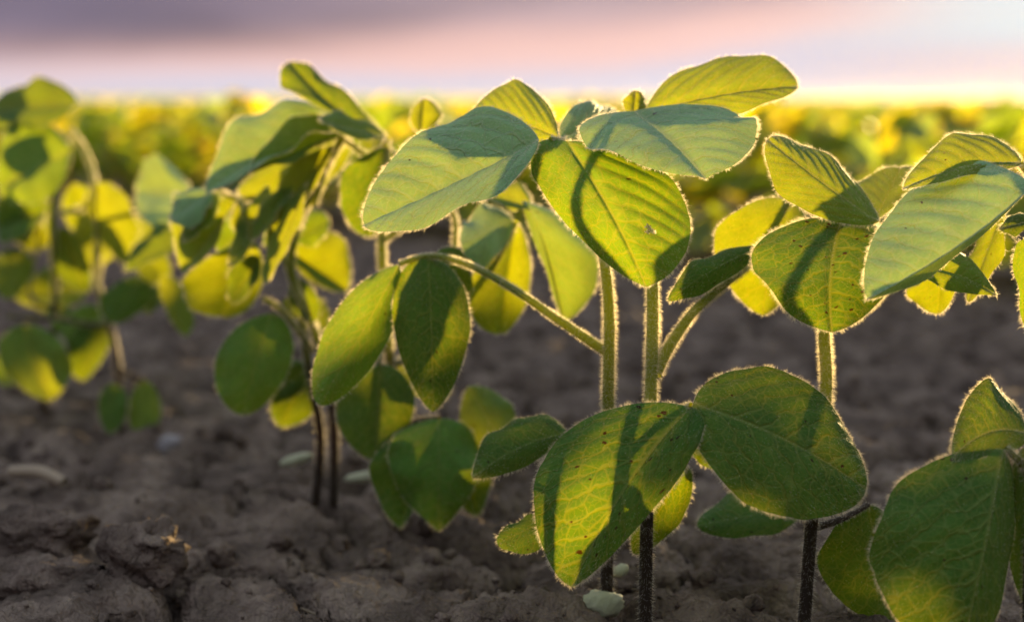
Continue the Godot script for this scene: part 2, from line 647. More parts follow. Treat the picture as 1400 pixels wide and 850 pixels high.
func field_plant_parts(sd: int) -> Node3D:
	var d := field_plan(sd)
	var o := Node3D.new()
	var sm := ArrayMesh.new()
	tube(sm, [Vector3(0, -0.01, 0), Vector3(0, d.high * 0.5, 0) + d.lean * 0.4, Vector3(0, d.high, 0) + d.lean], [0.0022, 0.0018, 0.0011], 6, 2, M.stem, 0.0)
	put(o, "stem", sm)
	var r: RandomNumberGenerator = d.rng
	for nd in d.nodes:
		var pm := ArrayMesh.new()
		tube(pm, [nd[0], nd[0].lerp(nd[1], 0.5) + Vector3.UP * 0.003, nd[1]], [0.0011, 0.0009, 0.0007], 5, 2, M.stem, -0.1)
		var pe := put(o, "petiole", pm)
		for k in 3:
			var lm := ArrayMesh.new()
			var dir: Vector3 = nd[2].rotated(Vector3.UP, (k - 1) * 1.15 + r.randf_range(-0.25, 0.25)) + Vector3.UP * r.randf_range(-0.75, 0.35)
			field_leaf(lm, r, nd[1], dir.normalized(), r.randf_range(0.050, 0.070), M["field_leaf_%d" % r.randi_range(0, 2)])
			put(pe, "leaflet", lm)
	return o

func field_plant_mesh(sd: int) -> ArrayMesh:
	var d := field_plan(sd)
	var mesh := ArrayMesh.new()
	tube(mesh, [Vector3(0, -0.01, 0), Vector3(0, d.high * 0.5, 0) + d.lean * 0.4, Vector3(0, d.high, 0) + d.lean], [0.0022, 0.0018, 0.0011], 5, 1, M.stem, 0.0)
	var r: RandomNumberGenerator = d.rng
	var joined := [[PackedVector3Array(), PackedInt32Array()], [PackedVector3Array(), PackedInt32Array()], [PackedVector3Array(), PackedInt32Array()]]
	for nd in d.nodes:
		for k in 3:
			var dir: Vector3 = nd[2].rotated(Vector3.UP, (k - 1) * 1.15 + r.randf_range(-0.25, 0.25)) + Vector3.UP * r.randf_range(-0.75, 0.35)
			field_leaf(mesh, r, nd[1], dir.normalized(), r.randf_range(0.050, 0.070), null, joined[r.randi_range(0, 2)])
	for k in 3:
		var v: PackedVector3Array = joined[k][0]
		var idx: PackedInt32Array = joined[k][1]
		if v.size():
			surface(mesh, v, normals_of(v, idx), PackedVector2Array(), idx, M["field_leaf_%d" % k])
	return mesh

func place_field() -> void:
	var r := RandomNumberGenerator.new()
	r.seed = 77
	var nvar := 7
	var meshes := []
	var protos := []
	for k in nvar:
		meshes.append(field_plant_mesh(k + 1))
		protos.append(field_plant_parts(k + 1))
	var across := Vector2(-ROW_DIR.y, ROW_DIR.x)
	if across.y > 0:
		across = -across
	var spots := []          # [distance, in view, x, z, turn, size, row]
	var row := 1
	while row < 48:
		var t := -7.0 if row < 4 else -2.0 - row * 0.9
		var tmax := 3.0 + row * 2.2
		while t < tmax:
			var c := ROW_POINT + across * (ROW_SPACE * row) + ROW_DIR * t
			c += Vector2(r.randfn(), r.randfn()) * 0.018
			var d := -c.y
			var ratio := c.x / maxf(d, 0.01)
			if d > -2.5 and (absf(ratio) < 0.48 or (row < 4 and c.x > 0.0 and c.length() < 6.0)):
				spots.append([c.length(), d > 0.3 and absf(ratio) < 0.345, c.x, c.y, r.randf() * TAU, r.randf_range(0.84, 0.95) * (1.04 if row < 3 and ratio > 0.36 else 1.0), row])  # sun-side plants out of view stand slightly taller to shade the near row
			t += r.randf_range(0.030, 0.060) * (1.0 if row < 22 else 1.7)
		row += 1
	spots.sort_custom(func(a, b): return a[0] < b[0])
	var used := 0
	var rest := []
	for s in spots:
		var k := r.randi_range(0, nvar - 1)
		var xf := Transform3D(Basis(Vector3.UP, s[4]).scaled(Vector3.ONE * s[5]), Vector3(s[2], ground_y(s[2], s[3]), s[3]))
		if s[1] and used < 285:
			used += 1
			var o: Node3D
			if used <= 90:
				o = protos[k].duplicate()
				o.name = numbered("field_plant")
				add_child(o)
			else:
				o = put(self, "field_plant", meshes[k])
			o.transform = xf
			var where: String = ["at the far left", "left of the middle", "behind the middle", "right of the middle", "at the far right"][clampi(int((s[2] / -s[3] + 0.33) / 0.132), 0, 4)]
			var which: String = ["first", "second", "third", "fourth"][s[6] - 1] + " crop row behind" if s[6] < 5 else "farther crop rows"
			tag(o, "blurred green soybean plant of the %s %s" % [which, where], "soybean plant", "soybean plants of the %s, %s" % [which, where])
		else:
			rest.append([k, xf])
	for pr in protos:
		pr.free()
	# rows beyond, which melt into one canopy
	for dist in 14000:
		var d := lerpf(34.0, 420.0, pow(r.randf(), 1.6))
		var x := d * r.randf_range(-0.48, 0.48)
		var sc := r.randf_range(0.9, 1.08)
		rest.append([r.randi_range(0, nvar - 1), Transform3D(Basis(Vector3.UP, r.randf() * TAU).scaled(Vector3(sc * 2.6, sc * 0.84, sc * 2.6)), Vector3(x, -0.003, -d))])
	var lists := []
	for k in nvar:
		lists.append([])
	for e in rest:
		lists[e[0]].append(e[1])
	var root := Node3D.new()
	root.name = "soybean_field"
	add_child(root)
	root.set_meta("kind", "stuff")
	root.set_meta("label", "far green and golden soybean crop merging into one canopy at the horizon")
	root.set_meta("category", "crop field")
	for k in nvar:
		var mm := MultiMesh.new()
		mm.transform_format = MultiMesh.TRANSFORM_3D
		mm.mesh = meshes[k]
		mm.instance_count = lists[k].size()
		for i in lists[k].size():
			mm.set_instance_transform(i, lists[k][i])
		var mi := MultiMeshInstance3D.new()
		mi.multimesh = mm
		mi.name = "crop_canopy"
		mi.set_meta("kind", "stuff")
		root.add_child(mi, true)

# ------------------------------------------------------------------ sky
func make_sky() -> PanoramaSkyMaterial:
	var w := 1024
	var h := 512
	var im := Image.create(w, h, false, Image.FORMAT_RGBF)
	var nz := FastNoiseLite.new()
	nz.seed = 4
	nz.frequency = 1.0
	nz.fractal_octaves = 4
	var sun := Vector3(sin(SUN_AZ) * cos(SUN_EL), sin(SUN_EL), -cos(SUN_AZ) * cos(SUN_EL))
	for y in h:
		var el := PI * 0.5 - (y + 0.5) / h * PI
		var deg := rad_to_deg(el)
		for x in w:
			var az := (x + 0.5) / w * TAU
			var d := Vector3(sin(az) * cos(el), sin(el), -cos(az) * cos(el))
			var c := Vector3(0.10, 0.085, 0.07)
			if deg > -1.0:
				var ang := rad_to_deg(acos(clampf(d.dot(sun), -1, 1)))
				# clear air: lavender low down, pale blue near the sun, blue overhead brightened for fill light
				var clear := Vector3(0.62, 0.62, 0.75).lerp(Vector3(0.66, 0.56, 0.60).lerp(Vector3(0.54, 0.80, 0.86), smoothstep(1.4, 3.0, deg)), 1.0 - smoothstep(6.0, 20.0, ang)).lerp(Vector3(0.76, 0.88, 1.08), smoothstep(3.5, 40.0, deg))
				var n1 := nz.get_noise_3d(d.x * 3.0, deg * 0.45, d.z * 3.0)
				var n2 := nz.get_noise_3d(d.x * 2.0 + 9.0, d.y * 3.0, d.z * 2.0)
				# a bank of mauve cloud whose lower side is lit pink, thinning towards the sun
				var low := 1.15 + 0.45 * n1 + 0.6 * (1.0 - smoothstep(24.0, 42.0, ang)) + 1.5 * (1.0 - smoothstep(8.0, 22.0, ang))
				var cover := smoothstep(low - 0.6, low + 0.8, deg) * (1.0 - 0.85 * smoothstep(6.0, 28.0, deg) * (0.7 + n2))
				cover *= smoothstep(6.0, 16.0, ang)
				var mauve := Vector3(0.19, 0.155, 0.215).lerp(Vector3(0.56, 0.41, 0.43), 1.0 - smoothstep(14.0, 40.0, ang))
				mauve = mauve * (1.0 + 0.5 * n1)
				var pink := smoothstep(low - 1.1, low - 0.3, deg) * (1.0 - smoothstep(low + 0.1, low + 1.5, deg))
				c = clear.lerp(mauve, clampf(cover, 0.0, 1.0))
				c = c.lerp(Vector3(0.93, 0.57, 0.49), pink * 0.8 * (1.0 - smoothstep(24.0, 60.0, ang)) * lerpf(0.45, 1.0, smoothstep(7.0, 16.0, ang)))
				c += Vector3(0.04, 0.05, 0.06) * exp(-pow(ang / 10.0, 2.0)) + Vector3(0.9, 0.62, 0.28) * exp(-pow(ang / 4.0, 2.0)) * 0.2 + Vector3(0.20, 0.10, 0.0) * exp(-pow(ang / 14.0, 2.0) - pow(maxf(deg, 0.0) / 0.45, 2.0))
				c += Vector3(0.05, 0.03, 0.02) * exp(-pow(ang / 26.0, 2.0))
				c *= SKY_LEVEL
			im.set_pixel(x, y, Color(c.x, c.y, c.z))
	var m := PanoramaSkyMaterial.new()
	m.panorama = ImageTexture.create_from_image(im)
	m.filter = true
	return m

const SUN_AZ := 0.42
const SUN_EL := 0.071
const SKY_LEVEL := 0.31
const EXPOSURE := 3.5

func _ready() -> void:
	# camera, sky, sun, exposure
	var cam := Camera3D.new()
	cam.name = "camera"
	add_child(cam)
	cam.position = Vector3(0, CAM_H, 0)
	cam.rotation = Vector3(-atan(290.0 / 2125.0), 0, 0)
	var at := CameraAttributesPhysical.new()
	at.frustum_focal_length = 60.0
	at.frustum_focus_distance = 0.495
	at.frustum_near = 0.02
	at.frustum_far = 6000.0
	at.exposure_aperture = 7.4
	cam.attributes = at
	cam.fov = 22.62
	cam.near = 0.02
	cam.far = 6000.0
	cam.current = true
	var we := WorldEnvironment.new()
	we.name = "world_environment"
	var env := Environment.new()
	env.background_mode = Environment.BG_SKY
	var sky := Sky.new()
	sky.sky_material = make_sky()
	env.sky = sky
	env.tonemap_mode = Environment.TONE_MAPPER_LINEAR
	env.tonemap_exposure = EXPOSURE
	env.volumetric_fog_enabled = true
	env.volumetric_fog_density = 0.00010
	env.volumetric_fog_albedo = Color(1.0, 0.93, 0.80)
	env.volumetric_fog_anisotropy = 0.75
	env.sdfgi_enabled = true
	env.ssao_enabled = true
	env.ssil_enabled = true
	we.environment = env
	add_child(we)
	var sun := DirectionalLight3D.new()
	sun.name = "sun"
	sun.light_energy = 1.55
	sun.light_color = Color(1.0, 0.70, 0.31).linear_to_srgb()
	sun.light_angular_distance = 1.1
	sun.shadow_enabled = true
	sun.rotation = Vector3(-SUN_EL, PI - SUN_AZ, 0)
	add_child(sun)
	print("fov ", cam.fov, " sun to ", sun.global_basis.z)
	make_materials()
	setup_noise()
	make_ground()
	place_field()
	org = Vector3(0.0330, 0.0, -0.5100)
	p = plant("plant with long left petiole and broad top leaves, left of two central stems", org)
	stem_part(p, "stem", [Vector3(-0.0008, -0.0042, -0.0005), Vector3(-0.0003, 0.0354, -0.0059), Vector3(-0.0004, 0.0734, -0.0060), Vector3(-0.0005, 0.1103, -0.0100), Vector3(-0.0053, 0.1432, -0.0357), Vector3(-0.0140, 0.1589, -0.0227), Vector3(-0.0155, 0.1608, -0.0088)], [0.00220, 0.00210, 0.00200, 0.00180, 0.00150, 0.00120, 0.00100], "stem", 1.00, 1.00)
	q = stem_part(p, "petiole", [Vector3(-0.0156, 0.1609, -0.0058), Vector3(-0.0176, 0.1614, -0.0049), Vector3(-0.0205, 0.1619, -0.0029)], [0.00100, 0.00090, 0.00080], "stem", 0.80, 0.80)
	leaf_part(q, "leaflet", Vector3(-0.0242, 0.1620, 0.0011), Vector3(-0.0477, 0.1494, 0.0109), Vector3(-0.0798, 0.1362, 0.0208), Vector3(-0.0574, 0.1675, -0.0118), Vector3(-0.0482, 0.1407, 0.0363), {"p": 0.80, "e": 0.60, "bulge": 0.22, "wave": 0.05, "quilt": 1.00, "tex": 5, "hair": 1.00, "res": 3, "seed": 1})
	leaf_part(q, "leaflet", Vector3(-0.0173, 0.1621, -0.0131), Vector3(-0.0308, 0.1698, -0.0217), Vector3(-0.0481, 0.1686, -0.0392), Vector3(-0.0299, 0.1803, -0.0408), Vector3(-0.0355, 0.1589, -0.0227), {"p": 0.82, "e": 0.62, "bulge": 0.20, "wave": 0.06, "quilt": 1.00, "tex": 3, "hair": 1.00, "res": 3, "seed": 2})
	leaf_part(q, "leaflet", Vector3(-0.0148, 0.1612, -0.0028), Vector3(0.0004, 0.1393, 0.0279), Vector3(0.0097, 0.1162, 0.0205), Vector3(-0.0234, 0.1454, 0.0094), Vector3(0.0225, 0.1428, 0.0057), {"p": 0.82, "e": 0.56, "bulge": 0.16, "wave": 0.05, "quilt": 1.00, "tex": 0, "hair": 1.00, "res": 4, "seed": 3, "holes": [[0.665, 0.64, 0.028]]})
	leaf_part(q, "leaflet", Vector3(-0.0164, 0.1617, -0.0130), Vector3(-0.0052, 0.1659, -0.0388), Vector3(0.0059, 0.1702, -0.0646), Vector3(-0.0094, 0.1730, -0.0408), Vector3(-0.0065, 0.1631, -0.0253), {"p": 0.85, "e": 0.62, "bulge": 0.44, "wave": 0.10, "quilt": 0.30, "tex": 5, "hair": 1.00, "res": 2, "seed": 4})
	q = stem_part(p, "petiole", [Vector3(-0.0014, 0.0907, -0.0074), Vector3(-0.0175, 0.1006, -0.0148), Vector3(-0.0330, 0.1098, -0.0261), Vector3(-0.0486, 0.1165, -0.0401), Vector3(-0.0625, 0.1189, -0.0475), Vector3(-0.0736, 0.1160, -0.0471)], [0.00170, 0.00140, 0.00120, 0.00110, 0.00100, 0.00090], "stem", 0.70, 0.70)
	leaf_part(q, "leaflet", Vector3(-0.0738, 0.1157, -0.0471), Vector3(-0.0837, 0.0961, -0.0253), Vector3(-0.1008, 0.0686, -0.0265), Vector3(-0.0983, 0.0961, -0.0394), Vector3(-0.0790, 0.0862, -0.0380), {"p": 0.85, "e": 0.62, "bulge": 0.32, "wave": 0.10, "quilt": 0.40, "tex": 0, "hair": 1.00, "res": 2, "seed": 5})
	leaf_part(q, "leaflet", Vector3(-0.0633, 0.1183, -0.0475), Vector3(-0.0606, 0.0962, -0.0253), Vector3(-0.0610, 0.0652, -0.0301), Vector3(-0.0758, 0.1000, -0.0399), Vector3(-0.0482, 0.0977, -0.0426), {"p": 0.88, "e": 0.62, "bulge": 0.25, "wave": 0.09, "quilt": 0.40, "tex": 2, "hair": 1.00, "res": 2, "seed": 6})
	leaf_part(q, "leaflet", Vector3(-0.0620, 0.1173, -0.0574), Vector3(-0.0557, 0.1084, -0.0713), Vector3(-0.0494, 0.0995, -0.0853), Vector3(-0.0513, 0.1172, -0.0776), Vector3(-0.0603, 0.1066, -0.0660), {"p": 0.85, "e": 0.62, "bulge": 0.44, "wave": 0.08, "quilt": 0.40, "tex": 2, "hair": 1.00, "res": 1, "seed": 7})
	q = stem_part(p, "petiole", [Vector3(-0.0003, 0.0576, -0.0089), Vector3(-0.0066, 0.0590, -0.0141), Vector3(-0.0142, 0.0599, -0.0193)], [0.00120, 0.00100, 0.00080], "stem", 0.30, 0.60)
	leaf_part(q, "leaflet", Vector3(-0.0137, 0.0599, -0.0193), Vector3(-0.0309, 0.0607, -0.0043), Vector3(-0.0465, 0.0472, -0.0075), Vector3(-0.0330, 0.0633, -0.0278), Vector3(-0.0265, 0.0517, -0.0081), {"p": 0.85, "e": 0.62, "bulge": 0.40, "wave": 0.11, "quilt": 0.40, "tex": 2, "hair": 1.00, "res": 2, "seed": 8})
	leaf_part(p, "small_leaf", Vector3(-0.0202, 0.0355, 0.0022), Vector3(-0.0291, 0.0316, 0.0037), Vector3(-0.0379, 0.0276, 0.0053), Vector3(-0.0318, 0.0332, -0.0035), Vector3(-0.0262, 0.0261, 0.0095), {"p": 0.85, "e": 0.62, "bulge": 0.27, "wave": 0.12, "quilt": 0.40, "tex": 1, "hair": 1.00, "res": 1, "seed": 9})
	lump(p, "cotyledon", Vector3(-0.0092, 0.0055, 0.0023), Vector3(0.0049, 0.0047, -0.0017), 0.011, 0.009, M.cotyledon, 0.3, 3)
	lump(p, "cotyledon", Vector3(0.0021, 0.0113, -0.0127), Vector3(0.0075, 0.0124, -0.0179), 0.005, 0.004, M.cotyledon, 0.3, 4)
	org = Vector3(0.0430, 0.0, -0.4860)
	p = plant("plant with forked right petiole and two big low leaves, right of two central stems", org)
	stem_part(p, "stem", [Vector3(0.0002, -0.0012, 0.0014), Vector3(0.0007, 0.0428, -0.0026), Vector3(0.0017, 0.0782, -0.0054), Vector3(0.0033, 0.1120, -0.0201), Vector3(0.0056, 0.1427, -0.0697), Vector3(0.0004, 0.1688, -0.0541)], [0.00220, 0.00210, 0.00200, 0.00190, 0.00150, 0.00100], "stem", 1.00, 1.00)
	q = stem_part(p, "petiole", [Vector3(-0.0003, 0.1615, -0.0450), Vector3(-0.0004, 0.1676, -0.0479), Vector3(0.0001, 0.1708, -0.0504)], [0.00100, 0.00090, 0.00080], "stem", 0.80, 0.80)
	leaf_part(q, "leaflet", Vector3(-0.0011, 0.1708, -0.0483), Vector3(0.0074, 0.1649, -0.0173), Vector3(0.0166, 0.1516, 0.0068), Vector3(-0.0191, 0.1617, -0.0188), Vector3(0.0352, 0.1691, -0.0279), {"p": 0.82, "e": 0.52, "bulge": 0.14, "wave": 0.05, "quilt": 1.00, "tex": 5, "hair": 1.00, "res": 3, "seed": 10})
	leaf_part(q, "leaflet", Vector3(0.0032, 0.1705, -0.0584), Vector3(0.0269, 0.1783, -0.0433), Vector3(0.0564, 0.1798, -0.0597), Vector3(0.0308, 0.1901, -0.0712), Vector3(0.0293, 0.1694, -0.0441), {"p": 0.88, "e": 0.60, "bulge": 0.18, "wave": 0.06, "quilt": 1.00, "tex": 3, "hair": 1.00, "res": 3, "seed": 11})
	leaf_part(p, "bud_leaf", Vector3(-0.0013, 0.1688, -0.0521), Vector3(-0.0009, 0.1733, -0.0527), Vector3(-0.0005, 0.1777, -0.0533), Vector3(-0.0047, 0.1738, -0.0508), Vector3(0.0033, 0.1737, -0.0568), {"p": 0.85, "e": 0.62, "bulge": 0.50, "wave": 0.13, "quilt": 0.40, "tex": 4, "hair": 1.00, "res": 2, "seed": 12})
	q = stem_part(p, "petiole", [Vector3(0.0035, 0.0868, -0.0086), Vector3(0.0082, 0.0948, -0.0137), Vector3(0.0176, 0.1054, -0.0243), Vector3(0.0306, 0.1132, -0.0405), Vector3(0.0442, 0.1216, -0.0568), Vector3(0.0554, 0.1399, -0.0643)], [0.00200, 0.00180, 0.00150, 0.00130, 0.00120, 0.00100], "stem", 0.90, 0.90)
	leaf_part(q, "leaflet", Vector3(0.0548, 0.1399, -0.0643), Vector3(0.0473, 0.1214, -0.0512), Vector3(0.0466, 0.0984, -0.0637), Vector3(0.0295, 0.1270, -0.0626), Vector3(0.0635, 0.1202, -0.0717), {"p": 0.90, "e": 0.58, "bulge": 0.22, "wave": 0.08, "quilt": 0.40, "tex": 4, "hair": 1.00, "res": 2, "seed": 13})
	leaf_part(q, "leaflet", Vector3(0.0418, 0.1248, -0.0421), Vector3(0.0230, 0.1203, -0.0273), Vector3(0.0084, 0.1094, -0.0198), Vector3(0.0223, 0.1214, -0.0416), Vector3(0.0267, 0.1139, -0.0285), {"p": 0.85, "e": 0.70, "bulge": 0.26, "wave": 0.10, "quilt": 0.40, "tex": 1, "hair": 1.00, "res": 2, "seed": 14})
	q = stem_part(p, "petiole", [Vector3(0.0016, 0.0662, -0.0058), Vector3(0.0068, 0.0752, 0.0031), Vector3(0.0130, 0.0804, 0.0104)], [0.00130, 0.00110, 0.00100], "stem", 0.90, 0.80)
	leaf_part(q, "leaflet", Vector3(0.0126, 0.0800, 0.0105), Vector3(-0.0100, 0.0623, 0.0270), Vector3(-0.0247, 0.0257, 0.0219), Vector3(-0.0319, 0.0646, 0.0065), Vector3(0.0076, 0.0596, 0.0213), {"p": 0.80, "e": 0.60, "bulge": 0.18, "wave": 0.05, "quilt": 1.00, "tex": 1, "hair": 1.00, "res": 3, "seed": 15})
	leaf_part(q, "leaflet", Vector3(0.0135, 0.0811, 0.0103), Vector3(0.0441, 0.0743, 0.0254), Vector3(0.0668, 0.0557, 0.0178), Vector3(0.0469, 0.0873, -0.0026), Vector3(0.0321, 0.0520, 0.0264), {"p": 0.84, "e": 0.56, "bulge": 0.16, "wave": 0.05, "quilt": 1.00, "tex": 2, "hair": 1.00, "res": 3, "seed": 16})
	leaf_part(p, "lower_leaf", Vector3(0.0150, 0.0542, -0.0203), Vector3(0.0069, 0.0379, -0.0231), Vector3(-0.0013, 0.0216, -0.0260), Vector3(0.0009, 0.0414, -0.0246), Vector3(0.0147, 0.0355, -0.0238), {"p": 0.85, "e": 0.62, "bulge": 0.44, "wave": 0.13, "quilt": 0.40, "tex": 2, "hair": 1.00, "res": 2, "seed": 17})
	leaf_part(p, "lower_leaf", Vector3(0.0179, 0.0621, -0.0335), Vector3(0.0240, 0.0547, -0.0375), Vector3(0.0302, 0.0473, -0.0416), Vector3(0.0276, 0.0564, -0.0428), Vector3(0.0179, 0.0542, -0.0324), {"p": 0.85, "e": 0.62, "bulge": 0.45, "wave": 0.12, "quilt": 0.40, "tex": 2, "hair": 1.00, "res": 1, "seed": 18})
	org = Vector3(0.0940, 0.0, -0.4800)
	p = plant("plant whose bare stem rises behind the right lower leaf, round dark leaf on top", org)
	stem_part(p, "stem", [Vector3(-0.0006, -0.0033, -0.0003), Vector3(0.0029, 0.0433, -0.0067), Vector3(0.0072, 0.0806, -0.0117), Vector3(0.0083, 0.1028, -0.0228), Vector3(0.0183, 0.1183, -0.0573), Vector3(0.0180, 0.1347, -0.0434)], [0.00210, 0.00200, 0.00190, 0.00180, 0.00150, 0.00120], "stem", 1.00, 1.00)
	q = stem_part(p, "petiole", [Vector3(0.0161, 0.1326, -0.0390), Vector3(0.0198, 0.1350, -0.0394), Vector3(0.0274, 0.1348, -0.0353)], [0.00100, 0.00090, 0.00080], "stem", 0.60, 0.70)
	leaf_part(q, "leaflet", Vector3(0.0158, 0.1353, -0.0354), Vector3(0.0038, 0.1221, -0.0013), Vector3(0.0079, 0.1020, -0.0066), Vector3(-0.0189, 0.1262, 0.0002), Vector3(0.0372, 0.1210, -0.0435), {"p": 0.86, "e": 0.54, "bulge": 0.14, "wave": 0.05, "quilt": 1.00, "tex": 1, "hair": 1.00, "res": 3, "seed": 19})
	leaf_part(q, "leaflet", Vector3(0.0272, 0.1349, -0.0313), Vector3(0.0054, 0.1492, -0.0221), Vector3(-0.0108, 0.1624, -0.0249), Vector3(0.0142, 0.1539, -0.0419), Vector3(-0.0031, 0.1413, -0.0180), {"p": 0.90, "e": 0.62, "bulge": 0.10, "wave": 0.05, "quilt": 1.00, "tex": 3, "hair": 1.00, "res": 3, "seed": 20})
	leaf_part(q, "leaflet", Vector3(0.0285, 0.1341, -0.0443), Vector3(0.0374, 0.1423, -0.0631), Vector3(0.0462, 0.1505, -0.0818), Vector3(0.0224, 0.1430, -0.0606), Vector3(0.0504, 0.1465, -0.0712), {"p": 0.85, "e": 0.62, "bulge": 0.18, "wave": 0.10, "quilt": 0.40, "tex": 4, "hair": 1.00, "res": 2, "seed": 21})
	q = stem_part(p, "petiole", [Vector3(0.0037, 0.0371, -0.0098), Vector3(0.0140, 0.0383, -0.0161), Vector3(0.0252, 0.0404, -0.0265)], [0.00130, 0.00110, 0.00090], "stem", 0.40, 0.60)
	leaf_part(q, "leaflet", Vector3(0.0252, 0.0404, -0.0265), Vector3(0.0307, 0.0188, -0.0285), Vector3(0.0362, -0.0029, -0.0306), Vector3(0.0093, 0.0191, -0.0235), Vector3(0.0397, 0.0215, -0.0340), {"p": 0.85, "e": 0.62, "bulge": 0.31, "wave": 0.07, "quilt": 0.40, "tex": 2, "hair": 1.00, "res": 2, "seed": 22})
	leaf_part(p, "lower_leaf", Vector3(0.0125, 0.0301, -0.0654), Vector3(-0.0080, 0.0278, -0.0601), Vector3(-0.0285, 0.0255, -0.0547), Vector3(-0.0065, 0.0323, -0.0799), Vector3(-0.0065, 0.0214, -0.0541), {"p": 0.85, "e": 0.62, "bulge": 0.27, "wave": 0.08, "quilt": 0.40, "tex": 1, "hair": 1.00, "res": 1, "seed": 23})
	org = Vector3(0.1550, 0.0, -0.4350)
	p = plant("soybean plant cut by right edge, with large pale folded upper leaf and broad lower leaves", org)
	stem_part(p, "stem", [Vector3(-0.0031, -0.0004, -0.0013), Vector3(0.0011, 0.0522, -0.0186), Vector3(0.0077, 0.0942, -0.0334), Vector3(0.0121, 0.1377, -0.0494), Vector3(0.0106, 0.1510, -0.0563)], [0.00220, 0.00200, 0.00190, 0.00160, 0.00120], "stem", 1.00, 1.00)
	q = stem_part(p, "petiole", [Vector3(0.0105, 0.1332, -0.0488), Vector3(0.0072, 0.1448, -0.0453), Vector3(0.0040, 0.1495, -0.0419)], [0.00110, 0.00100, 0.00100], "stem", 0.80, 1.00)
	leaf_part(q, "leaflet", Vector3(0.0045, 0.1490, -0.0419), Vector3(-0.0186, 0.1328, -0.0225), Vector3(-0.0493, 0.1166, -0.0233), Vector3(-0.0217, 0.1489, -0.0701), Vector3(-0.0185, 0.1253, -0.0447), {"p": 0.90, "e": 0.60, "bulge": 0.10, "wave": 0.05, "quilt": 1.00, "tex": 5, "hair": 1.00, "res": 3, "seed": 24})
	q = stem_part(p, "petiole", [Vector3(0.0110, 0.1464, -0.0556), Vector3(0.0109, 0.1506, -0.0643), Vector3(0.0088, 0.1547, -0.0669)], [0.00110, 0.00100, 0.00100], "stem", 1.00, 1.00)
	leaf_part(q, "leaflet", Vector3(0.0092, 0.1547, -0.0669), Vector3(-0.0100, 0.1571, -0.0591), Vector3(-0.0309, 0.1472, -0.0578), Vector3(-0.0057, 0.1638, -0.0782), Vector3(-0.0103, 0.1511, -0.0543), {"p": 0.90, "e": 0.60, "bulge": 0.18, "wave": 0.05, "quilt": 1.00, "tex": 4, "hair": 1.00, "res": 3, "seed": 25})
	leaf_part(q, "leaflet", Vector3(-0.0266, 0.1210, -0.0724), Vector3(-0.0118, 0.1215, -0.0684), Vector3(0.0016, 0.1123, -0.0631), Vector3(-0.0066, 0.1239, -0.0869), Vector3(-0.0150, 0.1146, -0.0614), {"p": 0.85, "e": 0.75, "bulge": 0.43, "wave": 0.06, "quilt": 0.40, "tex": 3, "hair": 1.00, "res": 2, "seed": 26})
	leaf_part(q, "leaflet", Vector3(-0.0088, 0.1219, -0.0927), Vector3(-0.0078, 0.1114, -0.0963), Vector3(-0.0068, 0.1010, -0.0999), Vector3(-0.0175, 0.1103, -0.1012), Vector3(-0.0034, 0.1125, -0.0914), {"p": 0.85, "e": 0.62, "bulge": 0.32, "wave": 0.09, "quilt": 0.40, "tex": 4, "hair": 1.00, "res": 2, "seed": 27})
	leaf_part(q, "leaflet", Vector3(0.0094, 0.1386, -0.0849), Vector3(0.0050, 0.1226, -0.0877), Vector3(0.0006, 0.1065, -0.0906), Vector3(0.0050, 0.1248, -0.1011), Vector3(0.0067, 0.1213, -0.0785), {"p": 0.85, "e": 0.62, "bulge": 0.27, "wave": 0.08, "quilt": 0.40, "tex": 4, "hair": 1.00, "res": 2, "seed": 28})
	leaf_part(q, "leaflet", Vector3(0.0119, 0.1373, -0.0544), Vector3(0.0043, 0.1363, -0.0502), Vector3(-0.0033, 0.1352, -0.0460), Vector3(0.0072, 0.1378, -0.0625), Vector3(0.0013, 0.1338, -0.0438), {"p": 0.85, "e": 0.62, "bulge": 0.39, "wave": 0.07, "quilt": 0.40, "tex": 2, "hair": 1.00, "res": 2, "seed": 29})
	leaf_part(q, "leaflet", Vector3(0.0049, 0.1314, -0.0435), Vector3(0.0056, 0.1157, -0.0414), Vector3(0.0063, 0.1000, -0.0392), Vector3(0.0002, 0.1220, -0.0422), Vector3(0.0166, 0.1167, -0.0516), {"p": 0.85, "e": 0.62, "bulge": 0.44, "wave": 0.12, "quilt": 0.40, "tex": 0, "hair": 1.00, "res": 2, "seed": 30})
	q = stem_part(p, "petiole", [Vector3(0.0011, 0.0544, -0.0189), Vector3(-0.0017, 0.0657, -0.0184), Vector3(-0.0078, 0.0716, -0.0192)], [0.00130, 0.00110, 0.00100], "stem", 0.80, 1.00)
	leaf_part(q, "leaflet", Vector3(-0.0087, 0.0718, -0.0172), Vector3(-0.0191, 0.0477, 0.0063), Vector3(-0.0254, 0.0128, 0.0030), Vector3(-0.0478, 0.0491, -0.0121), Vector3(-0.0061, 0.0372, -0.0145), {"p": 0.88, "e": 0.56, "bulge": 0.10, "wave": 0.05, "quilt": 1.00, "tex": 2, "hair": 1.00, "res": 3, "seed": 31})
	leaf_part(q, "leaflet", Vector3(0.0009, 0.0749, -0.0257), Vector3(-0.0127, 0.0805, -0.0214), Vector3(-0.0236, 0.0688, -0.0188), Vector3(-0.0066, 0.0865, -0.0454), Vector3(-0.0111, 0.0701, -0.0170), {"p": 0.85, "e": 0.54, "bulge": 0.18, "wave": 0.05, "quilt": 1.00, "tex": 2, "hair": 1.00, "res": 3, "seed": 32})
